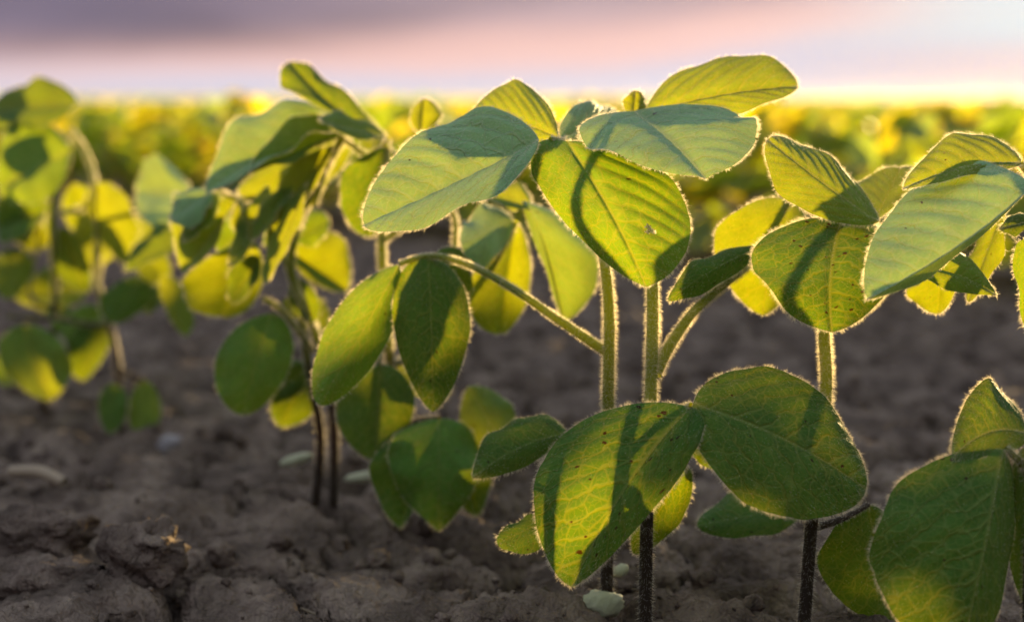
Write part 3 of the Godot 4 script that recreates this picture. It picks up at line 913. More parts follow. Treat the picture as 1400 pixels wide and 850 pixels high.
	leaf_part(q, "leaflet", Vector3(-0.0022, 0.0718, -0.0192), Vector3(-0.0013, 0.0482, -0.0160), Vector3(-0.0004, 0.0246, -0.0128), Vector3(-0.0053, 0.0463, -0.0238), Vector3(0.0088, 0.0484, -0.0160), {"p": 0.85, "e": 0.62, "bulge": 0.30, "wave": 0.09, "quilt": 0.40, "tex": 2, "hair": 1.00, "res": 2, "seed": 33})
	org = Vector3(-0.0420, 0.0, -0.6280)
	p = plant("blurred soybean plant behind the long petiole, with drooping broken leaves near the ground", org)
	stem_part(p, "stem", [Vector3(-0.0050, -0.0024, 0.0012), Vector3(-0.0063, 0.0358, -0.0010), Vector3(-0.0089, 0.0816, -0.0011), Vector3(-0.0109, 0.1175, -0.0020), Vector3(-0.0092, 0.1556, -0.0153)], [0.00210, 0.00190, 0.00180, 0.00170, 0.00100], "stem", 0.50, 1.00)
	q = stem_part(p, "petiole", [Vector3(-0.0077, 0.0661, -0.0031), Vector3(0.0126, 0.0774, 0.0105), Vector3(0.0266, 0.0954, 0.0171), Vector3(0.0391, 0.1181, 0.0201), Vector3(0.0440, 0.1275, 0.0188)], [0.00130, 0.00110, 0.00100, 0.00100, 0.00090], "stem", 0.25, 1.00)
	leaf_part(q, "leaflet", Vector3(0.0426, 0.1281, 0.0188), Vector3(0.0326, 0.1244, 0.0293), Vector3(0.0226, 0.1208, 0.0399), Vector3(0.0286, 0.1322, 0.0081), Vector3(0.0331, 0.1132, 0.0369), {"p": 0.85, "e": 0.62, "bulge": 0.19, "wave": 0.12, "quilt": 0.40, "tex": 5, "hair": 1.00, "res": 2, "seed": 34, "fold": -0.05})
	leaf_part(q, "leaflet", Vector3(0.0437, 0.1267, 0.0129), Vector3(0.0405, 0.1045, 0.0139), Vector3(0.0373, 0.0822, 0.0149), Vector3(0.0240, 0.1023, 0.0162), Vector3(0.0487, 0.1027, 0.0121), {"p": 0.95, "e": 0.62, "bulge": 0.34, "wave": 0.11, "quilt": 0.40, "tex": 4, "hair": 1.00, "res": 2, "seed": 35, "fold": 0.38})
	leaf_part(q, "leaflet", Vector3(0.0462, 0.1361, 0.0277), Vector3(0.0551, 0.1264, 0.0422), Vector3(0.0621, 0.0888, 0.0241), Vector3(0.0517, 0.1139, 0.0267), Vector3(0.0713, 0.1161, 0.0204), {"p": 0.85, "e": 0.62, "bulge": 0.39, "wave": 0.09, "quilt": 0.40, "tex": 5, "hair": 1.00, "res": 2, "seed": 36, "fold": 0.42})
	leaf_part(q, "leaflet", Vector3(0.0499, 0.1330, 0.0282), Vector3(0.0400, 0.1351, 0.0178), Vector3(0.0300, 0.1371, 0.0074), Vector3(0.0420, 0.1415, 0.0068), Vector3(0.0406, 0.1325, 0.0282), {"p": 0.85, "e": 0.62, "bulge": 0.42, "wave": 0.09, "quilt": 0.40, "tex": 4, "hair": 1.00, "res": 1, "seed": 37, "fold": 0.12})
	q = stem_part(p, "petiole", [Vector3(-0.0086, 0.0750, -0.0043), Vector3(-0.0117, 0.0730, 0.0020), Vector3(-0.0120, 0.0678, 0.0068)], [0.00120, 0.00100, 0.00090], "stem", 0.20, 1.00)
	leaf_part(q, "leaflet", Vector3(-0.0114, 0.0684, 0.0067), Vector3(-0.0123, 0.0497, 0.0118), Vector3(-0.0133, 0.0310, 0.0169), Vector3(-0.0292, 0.0502, 0.0092), Vector3(0.0026, 0.0516, 0.0090), {"p": 0.85, "e": 0.62, "bulge": 0.33, "wave": 0.08, "quilt": 0.40, "tex": 2, "hair": 1.00, "res": 2, "seed": 38, "fold": 0.13})
	leaf_part(q, "leaflet", Vector3(-0.0008, 0.0735, -0.0142), Vector3(0.0073, 0.0635, -0.0078), Vector3(0.0155, 0.0535, -0.0014), Vector3(0.0139, 0.0674, -0.0133), Vector3(-0.0038, 0.0565, -0.0018), {"p": 0.85, "e": 0.62, "bulge": 0.40, "wave": 0.06, "quilt": 0.40, "tex": 4, "hair": 1.00, "res": 1, "seed": 39, "fold": 0.16})
	q = stem_part(p, "petiole", [Vector3(-0.0063, 0.0358, -0.0010), Vector3(0.0035, 0.0458, 0.0098), Vector3(0.0128, 0.0487, 0.0195)], [0.00120, 0.00100, 0.00090], "stem", 0.20, 1.00)
	leaf_part(q, "leaflet", Vector3(0.0128, 0.0487, 0.0195), Vector3(0.0139, 0.0312, 0.0451), Vector3(0.0133, 0.0069, 0.0353), Vector3(-0.0073, 0.0294, 0.0262), Vector3(0.0295, 0.0284, 0.0223), {"p": 0.66, "e": 0.80, "bulge": 0.34, "wave": 0.26, "quilt": 0.40, "tex": 0, "hair": 1.00, "res": 2, "seed": 40, "fold": 0.29})
	leaf_part(q, "leaflet", Vector3(0.0096, 0.0437, 0.0141), Vector3(0.0038, 0.0253, 0.0227), Vector3(-0.0019, 0.0069, 0.0312), Vector3(-0.0109, 0.0281, 0.0183), Vector3(0.0087, 0.0242, 0.0269), {"p": 0.85, "e": 0.70, "bulge": 0.25, "wave": 0.14, "quilt": 0.40, "tex": 1, "hair": 1.00, "res": 2, "seed": 41, "fold": 0.53})
	leaf_part(q, "leaflet", Vector3(0.0170, 0.0441, 0.0161), Vector3(0.0225, 0.0267, 0.0195), Vector3(0.0280, 0.0094, 0.0228), Vector3(0.0128, 0.0261, 0.0226), Vector3(0.0314, 0.0271, 0.0144), {"p": 0.85, "e": 0.75, "bulge": 0.40, "wave": 0.16, "quilt": 0.40, "tex": 2, "hair": 1.00, "res": 2, "seed": 42, "fold": 0.28})
	leaf_part(q, "leaflet", Vector3(0.0240, 0.0585, 0.0020), Vector3(0.0319, 0.0475, 0.0116), Vector3(0.0397, 0.0365, 0.0212), Vector3(0.0420, 0.0502, 0.0031), Vector3(0.0230, 0.0366, 0.0110), {"p": 0.85, "e": 0.62, "bulge": 0.30, "wave": 0.13, "quilt": 0.40, "tex": 4, "hair": 1.00, "res": 2, "seed": 43, "fold": 0.01})
	leaf_part(p, "upper_leaf", Vector3(-0.0092, 0.1556, -0.0153), Vector3(-0.0136, 0.1371, -0.0148), Vector3(-0.0180, 0.1185, -0.0143), Vector3(-0.0318, 0.1401, -0.0132), Vector3(-0.0052, 0.1359, -0.0328), {"p": 0.85, "e": 0.62, "bulge": 0.38, "wave": 0.07, "quilt": 0.40, "tex": 1, "hair": 1.00, "res": 2, "seed": 44, "fold": 0.31})
	leaf_part(p, "bud_leaf", Vector3(0.0058, 0.1620, 0.0040), Vector3(0.0064, 0.1686, 0.0031), Vector3(0.0070, 0.1753, 0.0022), Vector3(0.0003, 0.1678, 0.0032), Vector3(0.0117, 0.1683, -0.0029), {"p": 0.85, "e": 0.62, "bulge": 0.50, "wave": 0.08, "quilt": 0.40, "tex": 4, "hair": 1.00, "res": 2, "seed": 45, "fold": 0.46})
	q = stem_part(p, "petiole", [Vector3(-0.0109, 0.1175, -0.0020), Vector3(0.0038, 0.1269, 0.0038), Vector3(0.0181, 0.1302, 0.0084), Vector3(0.0192, 0.1157, 0.0103)], [0.00120, 0.00100, 0.00100, 0.00100], "stem", 0.30, 1.00)
	org = Vector3(-0.0800, 0.0, -0.6570)
	p = plant("blurred soybean plant with an upright pointed leaf against the sky, left of the sharp plants", org)
	stem_part(p, "stem", [Vector3(0.0028, 0.0010, 0.0045), Vector3(0.0028, 0.0391, -0.0007), Vector3(-0.0045, 0.0773, -0.0008), Vector3(-0.0138, 0.1027, 0.0008), Vector3(-0.0078, 0.1277, 0.0024), Vector3(0.0096, 0.1583, 0.0032)], [0.00210, 0.00190, 0.00180, 0.00160, 0.00130, 0.00100], "stem", 0.45, 1.00)
	q = stem_part(p, "petiole", [Vector3(-0.0031, 0.1308, 0.0030), Vector3(0.0035, 0.1492, 0.0045), Vector3(0.0096, 0.1608, 0.0029)], [0.00110, 0.00100, 0.00100], "stem", 0.30, 1.00)
	leaf_part(q, "leaflet", Vector3(0.0092, 0.1618, -0.0073), Vector3(-0.0173, 0.1565, 0.0035), Vector3(-0.0462, 0.1368, 0.0163), Vector3(-0.0234, 0.1659, -0.0180), Vector3(-0.0119, 0.1461, 0.0150), {"p": 0.85, "e": 0.62, "bulge": 0.45, "wave": 0.13, "quilt": 0.40, "tex": 5, "hair": 1.00, "res": 2, "seed": 46, "fold": 0.36})
	leaf_part(q, "leaflet", Vector3(0.0117, 0.1607, -0.0011), Vector3(-0.0076, 0.1529, 0.0100), Vector3(-0.0268, 0.1451, 0.0212), Vector3(-0.0093, 0.1629, 0.0026), Vector3(-0.0018, 0.1536, 0.0241), {"p": 0.85, "e": 0.62, "bulge": 0.25, "wave": 0.10, "quilt": 0.40, "tex": 3, "hair": 1.00, "res": 2, "seed": 47, "fold": 0.37})
	leaf_part(q, "leaflet", Vector3(0.0106, 0.1578, -0.0169), Vector3(-0.0136, 0.1463, -0.0153), Vector3(-0.0379, 0.1347, -0.0137), Vector3(-0.0208, 0.1500, -0.0259), Vector3(-0.0067, 0.1347, -0.0137), {"p": 0.85, "e": 0.62, "bulge": 0.23, "wave": 0.07, "quilt": 0.40, "tex": 4, "hair": 1.00, "res": 2, "seed": 48, "fold": 0.09})
	q = stem_part(p, "petiole", [Vector3(0.0096, 0.1583, 0.0032), Vector3(0.0224, 0.1510, 0.0103), Vector3(0.0294, 0.1592, 0.0132)], [0.00100, 0.00100, 0.00100], "stem", 0.30, 1.00)
	leaf_part(q, "leaflet", Vector3(0.0294, 0.1592, 0.0132), Vector3(0.0052, 0.1684, 0.0099), Vector3(-0.0141, 0.1907, -0.0113), Vector3(-0.0093, 0.1705, 0.0016), Vector3(0.0063, 0.1765, -0.0073), {"p": 1.15, "e": 0.95, "bulge": 0.22, "wave": 0.11, "quilt": 0.40, "tex": 2, "hair": 1.00, "res": 2, "seed": 49, "fold": 0.37})
	leaf_part(q, "leaflet", Vector3(0.0285, 0.1593, 0.0172), Vector3(0.0155, 0.1629, 0.0218), Vector3(0.0025, 0.1665, 0.0264), Vector3(0.0135, 0.1684, 0.0099), Vector3(0.0172, 0.1596, 0.0293), {"p": 0.85, "e": 0.62, "bulge": 0.33, "wave": 0.10, "quilt": 0.40, "tex": 3, "hair": 1.00, "res": 2, "seed": 50, "fold": -0.01})
	leaf_part(q, "leaflet", Vector3(-0.0043, 0.1410, 0.0157), Vector3(-0.0132, 0.1202, 0.0185), Vector3(-0.0221, 0.0995, 0.0214), Vector3(-0.0179, 0.1214, 0.0083), Vector3(-0.0071, 0.1185, 0.0248), {"p": 1.00, "e": 0.80, "bulge": 0.35, "wave": 0.12, "quilt": 0.40, "tex": 4, "hair": 1.00, "res": 2, "seed": 51, "fold": 0.27})
	leaf_part(q, "leaflet", Vector3(-0.0237, 0.1384, -0.0041), Vector3(-0.0311, 0.1220, 0.0032), Vector3(-0.0384, 0.1056, 0.0104), Vector3(-0.0355, 0.1236, -0.0021), Vector3(-0.0240, 0.1207, 0.0084), {"p": 0.85, "e": 0.75, "bulge": 0.20, "wave": 0.12, "quilt": 0.40, "tex": 3, "hair": 1.00, "res": 2, "seed": 52, "fold": 0.06})
	q = stem_part(p, "petiole", [Vector3(-0.0042, 0.0776, 0.0011), Vector3(-0.0116, 0.0935, 0.0020), Vector3(-0.0186, 0.1099, -0.0053)], [0.00110, 0.00100, 0.00090], "stem", 0.30, 1.00)
	leaf_part(q, "leaflet", Vector3(-0.0333, 0.1138, -0.0210), Vector3(-0.0413, 0.0966, -0.0237), Vector3(-0.0492, 0.0794, -0.0264), Vector3(-0.0629, 0.0975, -0.0288), Vector3(-0.0310, 0.0910, -0.0279), {"p": 0.85, "e": 0.62, "bulge": 0.43, "wave": 0.13, "quilt": 0.40, "tex": 4, "hair": 1.00, "res": 2, "seed": 53, "fold": 0.57})
	leaf_part(q, "leaflet", Vector3(-0.0197, 0.1090, -0.0304), Vector3(-0.0069, 0.0993, -0.0341), Vector3(0.0059, 0.0895, -0.0378), Vector3(-0.0017, 0.1136, -0.0411), Vector3(-0.0096, 0.0936, -0.0283), {"p": 0.85, "e": 0.62, "bulge": 0.40, "wave": 0.08, "quilt": 0.40, "tex": 4, "hair": 1.00, "res": 2, "seed": 54, "fold": 0.37})
	leaf_part(q, "leaflet", Vector3(-0.0278, 0.1088, -0.0001), Vector3(-0.0329, 0.0993, 0.0037), Vector3(-0.0381, 0.0898, 0.0076), Vector3(-0.0380, 0.1027, 0.0008), Vector3(-0.0273, 0.0959, 0.0067), {"p": 0.85, "e": 0.62, "bulge": 0.37, "wave": 0.12, "quilt": 0.40, "tex": 2, "hair": 1.00, "res": 1, "seed": 55, "fold": 0.50})
	leaf_part(q, "leaflet", Vector3(-0.0083, 0.1235, -0.0122), Vector3(-0.0193, 0.1179, -0.0215), Vector3(-0.0304, 0.1123, -0.0308), Vector3(-0.0190, 0.1251, -0.0326), Vector3(-0.0201, 0.1121, -0.0157), {"p": 0.85, "e": 0.62, "bulge": 0.18, "wave": 0.13, "quilt": 0.40, "tex": 0, "hair": 1.00, "res": 1, "seed": 56, "fold": 0.12})
	leaf_part(q, "leaflet", Vector3(-0.0146, 0.0985, -0.0088), Vector3(-0.0092, 0.0898, -0.0025), Vector3(-0.0039, 0.0811, 0.0037), Vector3(-0.0139, 0.0866, -0.0021), Vector3(-0.0028, 0.0914, -0.0017), {"p": 0.85, "e": 0.62, "bulge": 0.37, "wave": 0.13, "quilt": 0.40, "tex": 2, "hair": 1.00, "res": 1, "seed": 57, "fold": 0.27})
	leaf_part(q, "leaflet", Vector3(0.0024, 0.1504, -0.0058), Vector3(-0.0061, 0.1369, -0.0090), Vector3(-0.0146, 0.1235, -0.0122), Vector3(-0.0137, 0.1420, -0.0197), Vector3(0.0024, 0.1319, -0.0032), {"p": 0.85, "e": 0.75, "bulge": 0.29, "wave": 0.10, "quilt": 0.40, "tex": 4, "hair": 1.00, "res": 1, "seed": 58, "fold": 0.53})
	leaf_part(q, "leaflet", Vector3(-0.0020, 0.0703, -0.0049), Vector3(0.0033, 0.0573, 0.0019), Vector3(0.0086, 0.0442, 0.0087), Vector3(-0.0014, 0.0556, 0.0021), Vector3(0.0106, 0.0589, 0.0027), {"p": 0.85, "e": 0.62, "bulge": 0.26, "wave": 0.07, "quilt": 0.40, "tex": 1, "hair": 1.00, "res": 1, "seed": 59, "fold": 0.12})
	leaf_part(q, "leaflet", Vector3(-0.0080, 0.0593, -0.0135), Vector3(-0.0168, 0.0521, -0.0125), Vector3(-0.0256, 0.0450, -0.0116), Vector3(-0.0223, 0.0560, -0.0232), Vector3(-0.0144, 0.0450, -0.0116), {"p": 0.85, "e": 0.62, "bulge": 0.40, "wave": 0.12, "quilt": 0.40, "tex": 2, "hair": 1.00, "res": 1, "seed": 60, "fold": 0.31})
	leaf_part(q, "leaflet", Vector3(-0.0146, 0.1141, -0.0109), Vector3(-0.0073, 0.1184, -0.0165), Vector3(0.0000, 0.1227, -0.0222), Vector3(-0.0103, 0.1255, -0.0276), Vector3(-0.0036, 0.1141, -0.0109), {"p": 0.85, "e": 0.62, "bulge": 0.37, "wave": 0.12, "quilt": 0.40, "tex": 0, "hair": 1.00, "res": 1, "seed": 61, "fold": -0.04})
	leaf_part(q, "leaflet", Vector3(0.0056, 0.1555, 0.0087), Vector3(-0.0073, 0.1402, 0.0082), Vector3(-0.0203, 0.1250, 0.0078), Vector3(-0.0129, 0.1454, 0.0010), Vector3(-0.0024, 0.1369, 0.0122), {"p": 0.85, "e": 0.90, "bulge": 0.18, "wave": 0.06, "quilt": 0.40, "tex": 4, "hair": 1.00, "res": 2, "seed": 62, "fold": 0.18})
	leaf_part(q, "leaflet", Vector3(-0.0118, 0.1386, 0.0059), Vector3(-0.0198, 0.1274, 0.0095), Vector3(-0.0279, 0.1163, 0.0130), Vector3(-0.0240, 0.1293, 0.0032), Vector3(-0.0149, 0.1256, 0.0158), {"p": 0.85, "e": 0.95, "bulge": 0.37, "wave": 0.10, "quilt": 0.40, "tex": 3, "hair": 1.00, "res": 2, "seed": 63, "fold": 0.33})
	leaf_part(q, "leaflet", Vector3(-0.0442, 0.1359, -0.0038), Vector3(-0.0515, 0.1257, 0.0001), Vector3(-0.0587, 0.1154, 0.0041), Vector3(-0.0569, 0.1286, -0.0068), Vector3(-0.0468, 0.1222, 0.0041), {"p": 0.85, "e": 0.95, "bulge": 0.26, "wave": 0.09, "quilt": 0.40, "tex": 0, "hair": 1.00, "res": 2, "seed": 64, "fold": 0.17})
	leaf_part(q, "leaflet", Vector3(-0.0349, 0.1335, -0.0034), Vector3(-0.0322, 0.1229, 0.0005), Vector3(-0.0294, 0.1124, 0.0045), Vector3(-0.0365, 0.1227, -0.0020), Vector3(-0.0271, 0.1250, 0.0078), {"p": 0.85, "e": 0.90, "bulge": 0.37, "wave": 0.10, "quilt": 0.40, "tex": 4, "hair": 1.00, "res": 2, "seed": 65, "fold": 0.59})
	org = Vector3(-0.0860, 0.0, -0.6640)
	p = plant("blurred soybean plant with a hanging oval leaf and orange stem, just left of its neighbour", org)
	stem_part(p, "stem", [Vector3(-0.0001, -0.0011, 0.0037), Vector3(0.0027, 0.0284, 0.0017), Vector3(-0.0010, 0.0544, 0.0022), Vector3(-0.0048, 0.0797, 0.0008), Vector3(-0.0102, 0.1047, -0.0026), Vector3(-0.0244, 0.1328, -0.0065)], [0.00210, 0.00190, 0.00180, 0.00160, 0.00130, 0.00100], "stem", 0.45, 1.00)
	q = stem_part(p, "petiole", [Vector3(0.0002, 0.0672, 0.0025), Vector3(-0.0118, 0.0858, 0.0101), Vector3(-0.0196, 0.0910, 0.0093)], [0.00120, 0.00110, 0.00100], "stem", 0.40, 1.00)
	leaf_part(q, "leaflet", Vector3(-0.0159, 0.0848, 0.0102), Vector3(-0.0207, 0.0673, 0.0277), Vector3(-0.0269, 0.0441, 0.0258), Vector3(-0.0387, 0.0658, 0.0168), Vector3(-0.0081, 0.0627, 0.0132), {"p": 0.85, "e": 0.56, "bulge": 0.32, "wave": 0.10, "quilt": 0.40, "tex": 0, "hair": 1.00, "res": 2, "seed": 66, "fold": 0.21})
	leaf_part(q, "leaflet", Vector3(-0.0148, 0.0872, -0.0103), Vector3(-0.0044, 0.0800, -0.0093), Vector3(0.0060, 0.0729, -0.0084), Vector3(-0.0010, 0.0833, -0.0199), Vector3(-0.0068, 0.0761, -0.0088), {"p": 0.85, "e": 0.62, "bulge": 0.25, "wave": 0.12, "quilt": 0.40, "tex": 3, "hair": 1.00, "res": 1, "seed": 67, "fold": 0.48})
	leaf_part(q, "leaflet", Vector3(-0.0062, 0.0529, -0.0056), Vector3(-0.0105, 0.0428, -0.0043), Vector3(-0.0148, 0.0326, -0.0029), Vector3(-0.0190, 0.0447, -0.0045), Vector3(0.0009, 0.0415, -0.0041), {"p": 0.85, "e": 0.62, "bulge": 0.39, "wave": 0.12, "quilt": 0.40, "tex": 2, "hair": 1.00, "res": 1, "seed": 68, "fold": 0.06})
	q = stem_part(p, "petiole", [Vector3(-0.0244, 0.1328, -0.0065), Vector3(-0.0322, 0.1322, -0.0064), Vector3(-0.0394, 0.1356, -0.0028)], [0.00100, 0.00090, 0.00080], "stem", 0.30, 1.00)
	leaf_part(q, "leaflet", Vector3(-0.0332, 0.1313, -0.0062), Vector3(-0.0433, 0.1164, 0.0008), Vector3(-0.0535, 0.1015, 0.0079), Vector3(-0.0522, 0.1227, -0.0152), Vector3(-0.0376, 0.1095, 0.0068), {"p": 0.85, "e": 0.62, "bulge": 0.35, "wave": 0.11, "quilt": 0.40, "tex": 3, "hair": 1.00, "res": 2, "seed": 69, "fold": 0.57})
	leaf_part(q, "leaflet", Vector3(-0.0413, 0.1359, 0.0032), Vector3(-0.0491, 0.1303, 0.0090), Vector3(-0.0568, 0.1247, 0.0148), Vector3(-0.0553, 0.1335, -0.0065), Vector3(-0.0449, 0.1226, 0.0151), {"p": 0.85, "e": 0.62, "bulge": 0.41, "wave": 0.12, "quilt": 0.40, "tex": 5, "hair": 1.00, "res": 2, "seed": 70, "fold": 0.14})
	leaf_part(q, "leaflet", Vector3(-0.0276, 0.1259, -0.0156), Vector3(-0.0348, 0.1171, -0.0144), Vector3(-0.0420, 0.1084, -0.0132), Vector3(-0.0439, 0.1203, -0.0249), Vector3(-0.0276, 0.1132, -0.0139), {"p": 0.85, "e": 0.62, "bulge": 0.38, "wave": 0.09, "quilt": 0.40, "tex": 1, "hair": 1.00, "res": 1, "seed": 71, "fold": 0.04})
	lump(p, "cotyledon", Vector3(0.0135, 0.0126, 0.0100), Vector3(0.0341, 0.0159, 0.0145), 0.007, 0.005, M.cotyledon, 0.12, 5)
	lump(p, "cotyledon", Vector3(-0.0158, 0.0168, -0.0007), Vector3(-0.0010, 0.0206, -0.0012), 0.007, 0.005, M.cotyledon, 0.12, 6)
	org = Vector3(-0.2680, 0.0, -0.8680)
	p = plant("soft blurred plant at the left edge with rounded leaves touching the horizon", org)
	stem_part(p, "stem", [Vector3(0.0021, -0.0002, 0.0038), Vector3(0.0136, 0.0601, 0.0107), Vector3(0.0153, 0.1172, 0.0130), Vector3(0.0232, 0.1570, 0.0025)], [0.00220, 0.00190, 0.00180, 0.00120], "stem", 0.30, 1.00)
	q = stem_part(p, "petiole", [Vector3(0.0153, 0.1132, 0.0135), Vector3(0.0370, 0.1166, 0.0332), Vector3(0.0446, 0.1305, 0.0364), Vector3(0.0379, 0.1456, 0.0242), Vector3(0.0271, 0.1592, 0.0163)], [0.00130, 0.00120, 0.00140, 0.00140, 0.00100], "stem", 0.30, 1.00)
	leaf_part(q, "leaflet", Vector3(0.0296, 0.1476, 0.0240), Vector3(0.0113, 0.1379, 0.0303), Vector3(-0.0070, 0.1282, 0.0367), Vector3(-0.0032, 0.1598, 0.0021), Vector3(0.0210, 0.1180, 0.0482), {"p": 0.85, "e": 0.62, "bulge": 0.37, "wave": 0.06, "quilt": 0.40, "tex": 0, "hair": 1.00, "res": 1, "seed": 72, "fold": 0.18})
	leaf_part(q, "leaflet", Vector3(0.0304, 0.1730, 0.0104), Vector3(0.0051, 0.1710, 0.0056), Vector3(-0.0202, 0.1690, 0.0008), Vector3(0.0019, 0.1835, -0.0112), Vector3(0.0091, 0.1586, 0.0225), {"p": 0.85, "e": 0.62, "bulge": 0.18, "wave": 0.09, "quilt": 0.40, "tex": 2, "hair": 1.00, "res": 1, "seed": 73, "fold": 0.12})
	leaf_part(q, "leaflet", Vector3(0.0090, 0.1570, 0.0025), Vector3(-0.0007, 0.1690, -0.0042), Vector3(-0.0104, 0.1811, -0.0109), Vector3(-0.0145, 0.1649, -0.0087), Vector3(0.0039, 0.1750, -0.0101), {"p": 0.85, "e": 0.62, "bulge": 0.41, "wave": 0.12, "quilt": 0.40, "tex": 4, "hair": 1.00, "res": 1, "seed": 74, "fold": 0.21})
	q = stem_part(p, "petiole", [Vector3(0.0136, 0.0601, 0.0107), Vector3(-0.0022, 0.0675, 0.0046), Vector3(0.0030, 0.1114, -0.0115)], [0.00110, 0.00100, 0.00090], "stem", 0.20, 1.00)
	leaf_part(q, "leaflet", Vector3(0.0038, 0.1122, -0.0116), Vector3(-0.0099, 0.1073, -0.0109), Vector3(-0.0235, 0.1024, -0.0102), Vector3(-0.0151, 0.1198, -0.0227), Vector3(-0.0055, 0.0886, 0.0017), {"p": 0.85, "e": 0.62, "bulge": 0.31, "wave": 0.09, "quilt": 0.40, "tex": 1, "hair": 1.00, "res": 1, "seed": 75, "fold": 0.58})
	leaf_part(q, "leaflet", Vector3(0.0270, 0.0663, -0.0053), Vector3(0.0059, 0.0659, -0.0053), Vector3(-0.0153, 0.0654, -0.0052), Vector3(0.0041, 0.0762, -0.0168), Vector3(0.0101, 0.0553, 0.0063), {"p": 0.85, "e": 0.62, "bulge": 0.41, "wave": 0.13, "quilt": 0.40, "tex": 3, "hair": 1.00, "res": 1, "seed": 76, "fold": 0.20})
	leaf_part(q, "leaflet", Vector3(-0.0104, 0.0918, 0.0013), Vector3(-0.0108, 0.0783, 0.0082), Vector3(-0.0112, 0.0647, 0.0151), Vector3(-0.0247, 0.0797, 0.0029), Vector3(-0.0002, 0.0797, 0.0029), {"p": 0.85, "e": 0.62, "bulge": 0.43, "wave": 0.07, "quilt": 0.40, "tex": 4, "hair": 1.00, "res": 1, "seed": 77, "fold": 0.10})
	q = stem_part(p, "petiole", [Vector3(-0.0048, 0.0587, 0.0361), Vector3(0.0209, 0.0571, 0.0363), Vector3(0.0482, 0.0541, 0.0428)], [0.00130, 0.00130, 0.00120], "stem", 0.20, 1.00)
	leaf_part(q, "leaflet", Vector3(0.0032, 0.0544, 0.0367), Vector3(0.0118, 0.0348, 0.0444), Vector3(0.0204, 0.0152, 0.0521), Vector3(-0.0055, 0.0320, 0.0397), Vector3(0.0320, 0.0352, 0.0393), {"p": 0.85, "e": 0.62, "bulge": 0.39, "wave": 0.10, "quilt": 0.40, "tex": 3, "hair": 1.00, "res": 1, "seed": 78, "fold": 0.59})
	leaf_part(q, "leaflet", Vector3(-0.0200, 0.1267, -0.0338), Vector3(-0.0115, 0.1100, -0.0315), Vector3(-0.0031, 0.0932, -0.0292), Vector3(-0.0285, 0.1058, -0.0309), Vector3(0.0012, 0.1142, -0.0320), {"p": 0.85, "e": 0.62, "bulge": 0.18, "wave": 0.11, "quilt": 0.40, "tex": 2, "hair": 1.00, "res": 1, "seed": 79, "fold": 0.29})
	leaf_part(q, "leaflet", Vector3(0.0191, 0.1048, 0.0096), Vector3(0.0258, 0.0868, 0.0121), Vector3(0.0325, 0.0687, 0.0145), Vector3(0.0148, 0.0843, 0.0074), Vector3(0.0379, 0.0893, 0.0168), {"p": 0.85, "e": 0.62, "bulge": 0.34, "wave": 0.06, "quilt": 0.40, "tex": 2, "hair": 1.00, "res": 1, "seed": 80, "fold": 0.43})
	leaf_part(q, "leaflet", Vector3(0.0092, 0.0950, -0.0092), Vector3(-0.0038, 0.1028, -0.0154), Vector3(-0.0168, 0.1107, -0.0215), Vector3(-0.0100, 0.0936, -0.0242), Vector3(-0.0012, 0.1135, -0.0118), {"p": 0.85, "e": 0.62, "bulge": 0.42, "wave": 0.09, "quilt": 0.40, "tex": 4, "hair": 1.00, "res": 1, "seed": 81, "fold": 0.57})
	leaf_part(q, "leaflet", Vector3(0.0211, 0.1570, 0.0025), Vector3(0.0181, 0.1454, 0.0142), Vector3(0.0150, 0.1339, 0.0258), Vector3(0.0234, 0.1395, 0.0200), Vector3(0.0029, 0.1469, 0.0039), {"p": 0.85, "e": 0.62, "bulge": 0.45, "wave": 0.06, "quilt": 0.40, "tex": 2, "hair": 1.00, "res": 1, "seed": 82, "fold": 0.04})
	leaf_part(q, "leaflet", Vector3(0.0224, 0.1284, -0.0037), Vector3(0.0292, 0.1117, -0.0065), Vector3(0.0361, 0.0950, -0.0092), Vector3(0.0175, 0.1073, -0.0109), Vector3(0.0408, 0.1162, -0.0020), {"p": 0.85, "e": 0.62, "bulge": 0.42, "wave": 0.07, "quilt": 0.40, "tex": 3, "hair": 1.00, "res": 1, "seed": 83, "fold": 0.34})
	leaf_part(q, "leaflet", Vector3(-0.0115, 0.0344, -0.0212), Vector3(-0.0211, 0.0239, -0.0197), Vector3(-0.0306, 0.0134, -0.0183), Vector3(-0.0296, 0.0329, -0.0310), Vector3(-0.0158, 0.0134, -0.0183), {"p": 0.85, "e": 0.62, "bulge": 0.18, "wave": 0.13, "quilt": 0.40, "tex": 0, "hair": 1.00, "res": 1, "seed": 84, "fold": 0.16})
	org = Vector3(-0.2070, 0.0, -0.8080)
	p = plant("soft blurred plant with small leaves hanging near the soil, second from left edge", org)
	stem_part(p, "stem", [Vector3(-0.0007, -0.0008, -0.0007), Vector3(-0.0047, 0.0415, -0.0115), Vector3(-0.0144, 0.0634, -0.0246), Vector3(-0.0194, 0.0904, -0.0323), Vector3(-0.0104, 0.1300, -0.0336)], [0.00210, 0.00190, 0.00170, 0.00150, 0.00100], "stem", 0.30, 1.00)
	q = stem_part(p, "petiole", [Vector3(-0.0163, 0.0790, -0.0267), Vector3(-0.0149, 0.1111, -0.0210), Vector3(-0.0130, 0.1303, -0.0135)], [0.00120, 0.00110, 0.00100], "stem", 0.30, 1.00)
	leaf_part(q, "leaflet", Vector3(-0.0130, 0.1310, -0.0136), Vector3(-0.0047, 0.1091, -0.0157), Vector3(0.0035, 0.0872, -0.0177), Vector3(-0.0199, 0.1057, -0.0303), Vector3(0.0071, 0.1165, -0.0116), {"p": 0.85, "e": 0.62, "bulge": 0.36, "wave": 0.09, "quilt": 0.40, "tex": 4, "hair": 1.00, "res": 1, "seed": 85, "fold": -0.03})
